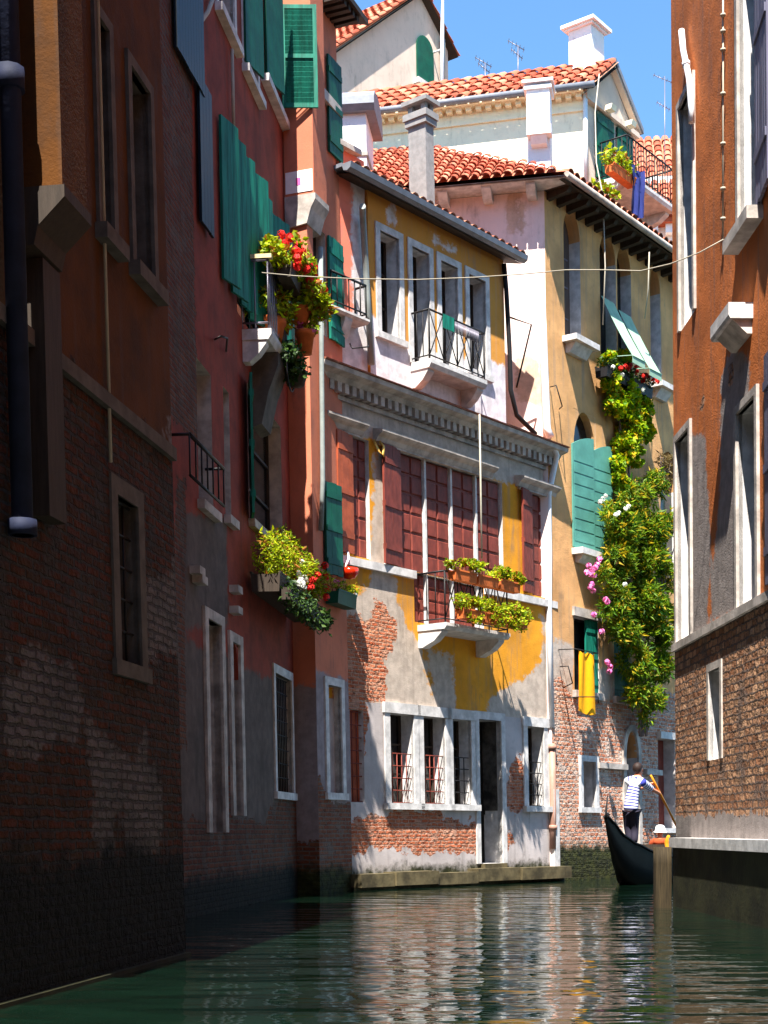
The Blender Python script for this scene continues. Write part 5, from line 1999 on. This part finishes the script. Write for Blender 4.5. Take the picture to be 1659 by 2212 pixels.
mb.build('hat', M['white_cloth'], pg)

# ================================================================== PLANTS AND SMALL THINGS
def pot(mb, F, u, w, z, r, h, mat=0):
    mb.F = F
    mb.lathe(u, w, [(.01, z), (r * .68, z), (r * .95, z + h * .8), (r * 1.08, z + h * .8), (r * 1.08, z + h), (r * .9, z + h), (r * .85, z + h * .9), (.01, z + h * .88)], 16, mat)


def potted(label, F, u, w, z, r, h, blobs, n, size, leaf, fl=None, group='potted plants on the salmon balcony', asp=.7, gap=.1, seed=1):
    t = thing('potted_plant', F.W(u, w, z), label, 'plant', group)
    mb = MB(F)
    pot(mb, F, u, w, z, r, h)
    mb.build('pot', M['terracotta'], t)
    mb = MB(F)
    leaves(mb, [(u + b[0], w + b[1], z + b[2]) + b[3:] for b in blobs], n, size, asp, 0, gap, seed)
    for b in blobs:
        mb.tube([(u, w, z + h * .8), (u + b[0] * .5, w + b[1] * .5, z + h + .05), (u + b[0], w + b[1], z + b[2])], .008, 4)
    mb.build('foliage', M[leaf], t)
    if fl:
        b = blobs[0]
        blooms(t, F, fl[0], rnd_in((u + b[0], w + b[1], z + b[2]) + b[3:], fl[1], seed + 5, .85), fl[2], seed)
    return t


def flower_box(label, F, u0, u1, w0, w1, z0, z1, mat, leaf, blobs, n, size, fls=(), group=None, asp=.6, gap=.1, seed=1, feet=True):
    t = thing('flower_box', F.W((u0 + u1) / 2, (w0 + w1) / 2, z0), label, 'flower box', group)
    mb = MB(F)
    wm = (w0 + w1) / 2
    mb.prof([(w0 + .02, z0), (w1 - .02, z0), (w1, z1 - .03), (w1 + .01, z1 - .03), (w1 + .01, z1), (w1 - .02, z1), (w1 - .03, z1 - .04), (w0 + .03, z1 - .04), (w0 + .02, z1), (w0 - .01, z1), (w0 - .01, z1 - .03), (w0, z1 - .03)], u0, u1)
    mb.build('box', M[mat], t)
    mb = MB(F)
    leaves(mb, blobs, n, size, asp, 0, gap, seed)
    for i in range(8):
        x = u0 + (u1 - u0) * (i + .5) / 8
        mb.tube([(x, wm, z1 - .05), (x + random.uniform(-.06, .06), wm + random.uniform(-.05, .1), z1 + .12)], .008, 4)
    mb.build('foliage', M[leaf], t)
    for k, (fm, pts, r) in enumerate(fls):
        blooms(t, F, fm, pts, r, seed + k)
    return t


# yellow house, first-floor balcony: three boxes on the rail and three at its foot
F = F_Y
rail = b1z + .98
wdt = (b1u1 - b1u0)
for row, (zz0, wc) in enumerate(((rail - .17, .76), (b1z + .06, .92))):
    for i in range(3):
        ua = b1u0 + .12 + (wdt + .1) * i / 3
        ub = ua + wdt / 3 + .0
        um_ = (ua + ub) / 2
        bl = [(um_ + (j - 1) * wdt / 9, wc + random.uniform(-.03, .05), zz0 + .30 + random.uniform(-.03, .05), wdt / 8.5, .17, .14 + .03 * row) for j in range(3)]
        if row:
            bl += [(um_, wc + .12, zz0 + .1, wdt / 6, .12, .17)]
        wh = ['left', 'middle', 'right'][i]
        flower_box('%s of three terracotta troughs %s the yellow house balcony' % (wh, 'on the top rail of' if row == 0 else 'at the foot of'),
                   F, ua, ub - .03, wc - .1, wc + .1, zz0, zz0 + .2, 'terracotta', 'leaf_bright', bl, 1100 if row == 0 else 1500, .062, (), 'flower boxes on the yellow balcony', .6, .12, 10 + i + row * 5)

# salmon house: lower window box, small far one, balcony plants
F = F_B1
bu_a, bu_b = o_big[0] - .5, min(o_big[1] + .25, -.03)
bzz = F.z('N', 500, 900, .4)[1]
um_ = (bu_a + bu_b) / 2
L_ = bu_b - bu_a
bl = [(bu_a + L_ * (j + .5) / 5, .38, bzz + .62 + .1 * (j % 2), L_ / 6, .34, .34) for j in range(5)]
bl += [(um_ + .2, .3, bzz + .95, L_ / 4, .2, .35), (bu_b - .2, .65, bzz + .66, .3, .22, .2)]
flower_box('big window box of feathery plants with red blooms under the tall dark window', F, bu_a, bu_b, .1, .55, bzz, bzz + .3, 'dark_wood', 'leaf_bright', bl, 5600, .08,
           [('red_flower', [(bu_b - .15, .72, bzz + .55), (bu_b - .1, .7, bzz + .75), (bu_b - .12, .7, bzz + .4), (um_, .6, bzz + .1), (um_ + .45, .66, bzz + .5), (um_ + .7, .7, bzz + .62), (bu_b - .3, .72, bzz + .9), (um_ + .2, .68, bzz + .35)], .075), ('white_flower', [(um_ + random.uniform(-.5, .6), .6, bzz + .5 + random.uniform(-.15, .2)) for _ in range(7)], .05)],
           None, .35, .08, 31)
t = thing('flower_box', F.W(bu_a + .2, .4, bzz + .3), 'dark trailing plants with white flowers below the big feathery window box', 'flower box')
mb = MB(F)
mb.box(bu_a + .02, bu_b - .02, .56, .7, bzz - .12, bzz + .06)
mb.build('box', M['dark_wood'], t)
mb = MB(F)
leaves(mb, [(bu_a + L_ * (j + .5) / 4, .66, bzz - .02, L_ / 5, .16, .26) for j in range(4)], 900, .08, .6, 0, .1, 5, .3)
mb.build('foliage', M['leaf_dark'], t)
blooms(t, F, 'white_flower', [(bu_a + .05 + .09 * i, .8, bzz + .17 + random.uniform(-.06, .05)) for i in range(7)], .045)
F = F_B2
ua, ub = F.z('N', 1175, 1000)[0], F.z('N', 1400, 1000)[0]
z0 = F.z('N', 1300, 1065, .2)[1]
flower_box('small teal window box of sparse plants near the salmon house corner', F, ua, ub, .03, .3, z0, z0 + .25, 'dark_green', 'leaf_bright', [((ua + ub) / 2, .2, z0 + .33, (ub - ua) / 2, .16, .1), (ub - .1, .3, z0 + .36, .14, .14, .12)], 260, .06,
           [('pink_flower', [(ua + .2 + .1 * i, .15, z0 + .42) for i in range(3)], .035)], None, .5, .1, 41)
# balcony plants of the salmon house
F = F_B1
rz = F_B1.z('d', 680, 365)[1]
zf_ = bz
gbx = bu1 - 1.0
bl = [(gbx + .2 * j, bw_ + .1, rz + .25 + .12 * (j % 2), .3, .34, .3) for j in range(7)] + [(gbx + .9, bw_ + .1, rz + .5, .45, .25, .25)]
fpts = []
for k, b in enumerate(bl):
    fpts += rnd_in(b, 7, 60 + k, .9)
flower_box('large geranium trough with red blooms crowning the salmon balcony rail', F, gbx - .1, gbx + 1.45, bw_ + .02, bw_ + .26, rz - .15, rz + .08, 'dark_wood', 'leaf_bright', bl, 4600, .085,
           [('red_flower', [p for p in fpts if p[2] > rz + .35 or p[1] > bw_ + .25], .08)], None, .75, .1, 51)
potted('terracotta pot of leafy geranium with red blooms hung at the far end of the rail', F, bu1 - .05, bw_ + .2, rz - .5, .15, .28, [(.0, .14, .42, .3, .3, .26), (.1, .3, .25, .25, .2, .2)], 700, .1, 'leaf_bright', ('red_flower', 7, .06), seed=61)
potted('large terracotta pot of bright ferny leaves behind the balusters', F, bu0 + .9, bw_ * .6, bz + .02, .22, .42, [(0, 0, .62, .42, .4, .26), (.3, .1, .6, .3, .25, .25)], 800, .13, 'leaf_bright', None, asp=.4, seed=62)
potted('small hanging terracotta pot with one pink bloom beside the downpipe', F, bu1 + .0, bw_ + .25, bz + .06, .15, .36, [(0, .05, .48, .17, .17, .16)], 200, .08, 'leaf_bright', ('pink_flower', 5, .06), seed=63)
t = thing('trailing_plant', F.W(bu1 - .5, bw_, bz - .3), 'dark tangle of trailing plants and baskets under the far end of the salmon balcony', 'plant')
mb = MB(F)
leaves(mb, [(bu1 - .4, bw_ + .05, bz - .05, .5, .22, .2), (bu1 - .2, bw_ + .15, bz - .3, .3, .2, .25)], 700, .09, .6, 0, .1, 8, .4)
mb.build('foliage', M['leaf_dark'], t)
mb = MB(F)
mb.lathe(bu1 - .2, bw_ + .12, [(.01, bz - .52), (.13, bz - .5), (.19, bz - .34), (.2, bz - .28), (.01, bz - .3)], 12)
mb.build('basket', M['dark_wood'], t)

# yellow house: hanging red pot and a little lamp
F = F_Y
u_, z_ = F.z('N', 1500, 710, .25)
t = thing('hanging_pot', F.W(u_, .25, z_), 'small shiny red pot hanging by a white wire at the corner of the yellow house', 'pot')
mb = MB(F)
mb.lathe(u_, .25, [(.01, z_ - .1), (.1, z_ - .08), (.17, z_ + .02), (.16, z_ + .1), (.12, z_ + .1), (.01, z_ + .06)], 14)
mb.build('pot', M['red_glass'], t)
mb = MB(F)
mb.tube([(u_ - .12, .25, z_ + .1), (u_ + .02, .22, z_ + .28), (u_ + .14, .1, z_ + .42), (u_ + .16, -.0, z_ + .45)], .02, 6)
mb.build('wire', M['pipe_white'], t)
u_, z_ = F.z('N', 1530, 960, .2)
t = thing('wall_lamp', F.W(u_, 0, z_), 'small white wall lamp with dark cap on the yellow house corner', 'lamp')
mb = MB(F)
mb.lathe(u_, .2, [(.01, z_ - .1), (.09, z_ - .06), (.11, z_ + .0), (.1, z_ + .03)], 12)
mb.build('shade', M['white_cloth'], t)
mb = MB(F)
mb.lathe(u_, .2, [(.12, z_ + .031), (.1, z_ + .06), (.03, z_ + .1), (.01, z_ + .12)], 12)
mb.tube([(u_, .2, z_ + .1), (u_, .1, z_ + .14), (u_, 0, z_ + .08)], .015, 6)
mb.build('cap', M['iron'], t)

# arched house: geranium box, vine, oleander, towel
F = F_D
kD = 34.0 / FOC


def pblob(x, y, rp, w, fu=1.15, fz=1.0, fw=.7):
    u, z = F.px(x, y, w)
    r = rp * kD
    return (u, w, z, r * fu, max(.16, r * fw), r * fz)


u0, z0 = F.z('g', 545, 1090, .3)
u1 = F.z('g', 850, 1190, .3)[0]
fp_ = [(u0 + (u1 - u0) * i / 15, .5 + random.uniform(-.05, .1), z0 + .36 + random.uniform(-.12, .14)) for i in range(16)]
flower_box('long box of red geraniums above the climbing vine on the arched house', F, u0, u1, .1, .42, z0, z0 + .26, 'iron', 'leaf_dark', [(u0 + (u1 - u0) * (j + .5) / 5, .3, z0 + .34, .3, .24, .16) for j in range(5)], 700, .08,
           [('red_flower', fp_[3:], .07), ('white_flower', [(u0 + .1, .5, z0 + .2), (u0 + .5, .52, z0 + .12), (u0 + 1.6, .5, z0 + .05)], .06)], None, .7, .1, 71)
vn = thing('vine', F.px(1345, 1050, 0) and F.W(F.px(1345, 1050)[0], .1, F.px(1345, 1050)[1]), 'bright yellow-green climbing vine hanging down the ochre wall under the geranium box', 'plant')
VB = [(1318, 780, 22), (1345, 775, 20), (1322, 825, 26), (1352, 862, 38), (1386, 885, 30), (1328, 880, 26), (1362, 922, 38), (1396, 930, 24), (1350, 968, 32), (1338, 1003, 22), (1337, 1038, 20), (1375, 985, 24), (1352, 1050, 14)]
mb = MB(F)
leaves(mb, [pblob(x, y, r, .28) for x, y, r in VB], 10500, .098, .95, 0, .06, 81, .2, 2.6)
mb.build('foliage', M['leaf_vine'], vn)
mb = MB(F)
for i in range(5):
    P = []
    for j in range(8):
        u, z = F.px(1352 - 3 * i + 12 * math.sin(j * .8 + i), 800 + 40 * j, .12)
        P.append((u, .1 + .03 * i, z))
    mb.tube(P, .018, 5)
mb.build('stem', M['bark'], vn)
ol = thing('oleander', F.W(F.px(1395, 1580)[0], .3, F.px(1395, 1580)[1]), 'tall dense oleander with pink and white flowers against the arched house', 'plant')
OB = [(1332, 1092, 30), (1376, 1078, 42), (1418, 1045, 30), (1350, 1150, 46), (1402, 1140, 48), (1336, 1215, 40), (1402, 1215, 50), (1333, 1295, 38), (1396, 1300, 52), (1348, 1362, 40), (1412, 1370, 44), (1372, 1430, 42), (1424, 1440, 36),
      (1378, 1495, 34), (1412, 1510, 30), (1305, 1240, 22), (1395, 1550, 20), (1440, 1250, 30), (1440, 1330, 30), (1438, 1130, 30), (1312, 1115, 18), (1310, 1320, 18)]
mb = MB(F)
leaves(mb, [pblob(x, y, r, .5, 1.2, 1.0, .8) for x, y, r in OB], 23000, .15, .26, 0, .08, 91, .0, 1.9)
mb.build('foliage', M['leaf_oleander'], ol)
mb = MB(F)
for i in range(7):
    P = []
    for j in range(9):
        u, z = F.px(1395 + (i - 3) * 2.2 * j * .9 + 8 * math.sin(j + i * 2), 1590 - 58 * j, .3)
        P.append((u, .22 + .04 * j * (.5 + .1 * i), z))
    mb.tube(P, [.035 - .003 * j for j in range(9)], 6)
mb.build('trunk', M['bark'], ol)
mb = MB(F)
PF = [(1272, 1222), (1280, 1230), (1286, 1226), (1290, 1220), (1268, 1236), (1275, 1240), (1283, 1242), (1275, 1268), (1281, 1276), (1278, 1262), (1308, 1295), (1312, 1300), (1283, 1328), (1300, 1364), (1312, 1430), (1318, 1440), (1316, 1450), (1295, 1208)]
blooms(ol, F, 'pink_flower', [F.px(x, y, .75)[:1] + (.75,) + F.px(x, y, .75)[1:] for x, y in PF], .075)
mb = MB(F)
WF = [(1302, 1078), (1296, 1084), (1308, 1072), (1330, 1112), (1336, 1108), (1352, 1098), (1358, 1094), (1350, 1262)]
blooms(ol, F, 'white_flower', [F.px(x, y, .9)[:1] + (.9,) + F.px(x, y, .9)[1:] for x, y in WF], .06, 9)
t = thing('shrub', F.W(F.px(1430, 1040)[0], .3, F.px(1430, 1040)[1]), 'dry twiggy bush at the top of the oleander beside the brown house edge', 'plant')
mb = MB(F)
leaves(mb, [pblob(1432, 1000, 22, .4), pblob(1436, 1035, 20, .4)], 420, .16, .12, 0, .1, 95)
mb.build('foliage', M['leaf_dry'], t)
mb = MB(F)
for i in range(5):
    a, b = F.px(1434, 1060, .3), F.px(1422 + i * 6, 985 + i * 3, .4)
    mb.tube([(a[0], .3, a[1]), (b[0], .45, b[1])], [.02, .006], 5)
mb.build('stem', M['bark'], t)
# towel on its line
zt_ = F.z('E', 425, 1290, .4)[1]
zb_ = F.z('E', 435, 1715, .4)[1]
u0, u1 = F.z('E', 372, 1450, .4)[0], F.z('E', 492, 1500, .4)[0]
mb = MB(F)
n_, m_ = 16, 14
for side in (0, .012):
    R = []
    for j in range(m_ + 1):
        q = j / m_
        z = zt_ + (zb_ - zt_) * q
        row = []
        for i in range(n_ + 1):
            p = i / n_
            sag = .10 * (abs(p - .5) * 2) ** 2 * q
            fold = .035 * math.sin(p * 9 + q * 1.2) * (1 - .5 * q)
            dz = -.05 * math.sin(p * math.pi * 3) ** 2 * (1 - q) + .12 * (abs(p - .62) ** 1.3) * q
            row.append((u0 + (u1 - u0) * (.5 + (p - .5) * (.82 + .18 * q)), .4 + fold + side, z + dz))
        R.append(row)
    mb.ring(R, 0, closed=False, caps=False)
tw = tag(mb.build('towel', M['yellow_cloth']), 'bright yellow towel hung out to dry below a green shutter', 'towel')
mb = MB(F)
mb.tube([(u0 - .1, .0, zt_ + .03), (u0 - .1, .42, zt_ + .02), (u1 + .1, .42, zt_ + .02), (u1 + .1, .0, zt_ + .03)], .012, 6)
zc_ = F.z('E', 430, 1600, .5)[1]
mb.build('drying_rail', M['iron'], ah)
mb = MB(F)
mb.tube([(u0 - .12, 0, zc_), (u0 - .1, .5, zc_), (u1 - .05, .5, zc_ + .06), (u1 - .05, .5, zc_ - .08)], .012, 5)
mb.build('line_bracket', M['iron'], ah)

# cream house terrace
F = F_GS
ua, za_ = F.z('c', 600, 1130, .9)
ub = F.z('c', 750, 1130, .9)[0]
flower_box('box of yellow-green plants on the roof terrace rail of the cream house', F, ua, ub, .72, .98, za_ - .1, za_ + .12, 'terracotta', 'leaf_bright', [(ua + (ub - ua) * (j + .5) / 3, .85, za_ + .28, .4, .3, .24) for j in range(3)], 500, .12, (), None, .6, .1, 101)
uc_, zc_ = F.z('c', 770, 1200, .95)
mb = MB(F)
R = []
for side in (0, .02):
    R = [[(uc_ - .3 + .6 * i / 8, .97 + .05 * math.sin(i * 1.7 + j * .4) + side, zc_ + .25 - 1.15 * j / 8 - .1 * math.sin(i * .4)) for i in range(9)] for j in range(9)]
    mb.ring(R, 0, closed=False, caps=False)
tag(mb.build('cloth', M['blue_cloth']), 'blue cloth hung over the roof terrace rail of the cream house', 'cloth')
for i, (x, y, lb) in enumerate(((600, 1290, 'terracotta pot with small dry plant on the tiles below the terrace'), (650, 1330, 'lower terracotta pot with sparse green plant on the tiles below the terrace'))):
    u_, z_ = F_D.z('c', x, y + 40, .1)
    potted(lb, F_D, u_, -.2, max(z_ - .3, z1 + .12), .2, .35, [(0, 0, .5, .3, .3, .2)], 160, .12, 'leaf_bright', None, 'pots below the roof terrace', seed=110 + i)

# cables in the air
mb = MB(F_0)
CB = [(566, 589, 21.5), (640, 596, 21.3), (760, 602, 21.0), (900, 604, 20.7), (1030, 599, 20.4), (1128, 592, 20.1), (1224, 583, 19.8), (1304, 583, 19.5), (1384, 585, 19.2), (1448, 570, 19.0), (1512, 545, 18.6), (1563, 517, 18.4)]
mb.tube([fl_(at(*p)) for p in CB], .008, 5)
tag(mb.build('cable', M['cord']), 'pale overhead cable sagging across the canal from the salmon balcony to the brown house', 'cable')
mb = MB(F_0)
zk_ = lambda k, x, y, D: fl_(at(*zz(k, x, y), D))
mb.tube([zk_('c', 520, 500, 35.5), zk_('c', 492, 760, 35), zk_('c', 500, 1100, 34.3), zk_('c', 545, 1320, 33.3), zk_('c', 560, 1800, 32.9), zk_('g', 545, 740, 32.9)], .016, 5)
tag(mb.build('cable', M['cord']), 'slack cable running from the cream gable down past the first arched windows', 'cable')
mb = MB(F_0)
mb.tube([zk_('g', 858, 250, 33.9), zk_('g', 850, 500, 34), zk_('g', 828, 700, 34.2)], .016, 5)
tag(mb.build('cable', M['cord']), 'short hanging cord between the awnings and the last arched window', 'cable')
F = F_Y
mb = MB(F)
u_ = F.z('D', 1056, 300, .5)[0]
mb.tube([(F.z('e', 1065, 1345, .5)[0], .48, F.z('e', 1065, 1345, .5)[1]), (u_ + .04, .52, F.z('D', 1060, 200, .5)[1]), (u_ - .02, .56, F.z('D', 1045, 660, .5)[1])], .02, 6)
tag(mb.build('cable', M['cord']), 'pale cord dropping from the dentil cornice to the yellow balcony', 'cable')
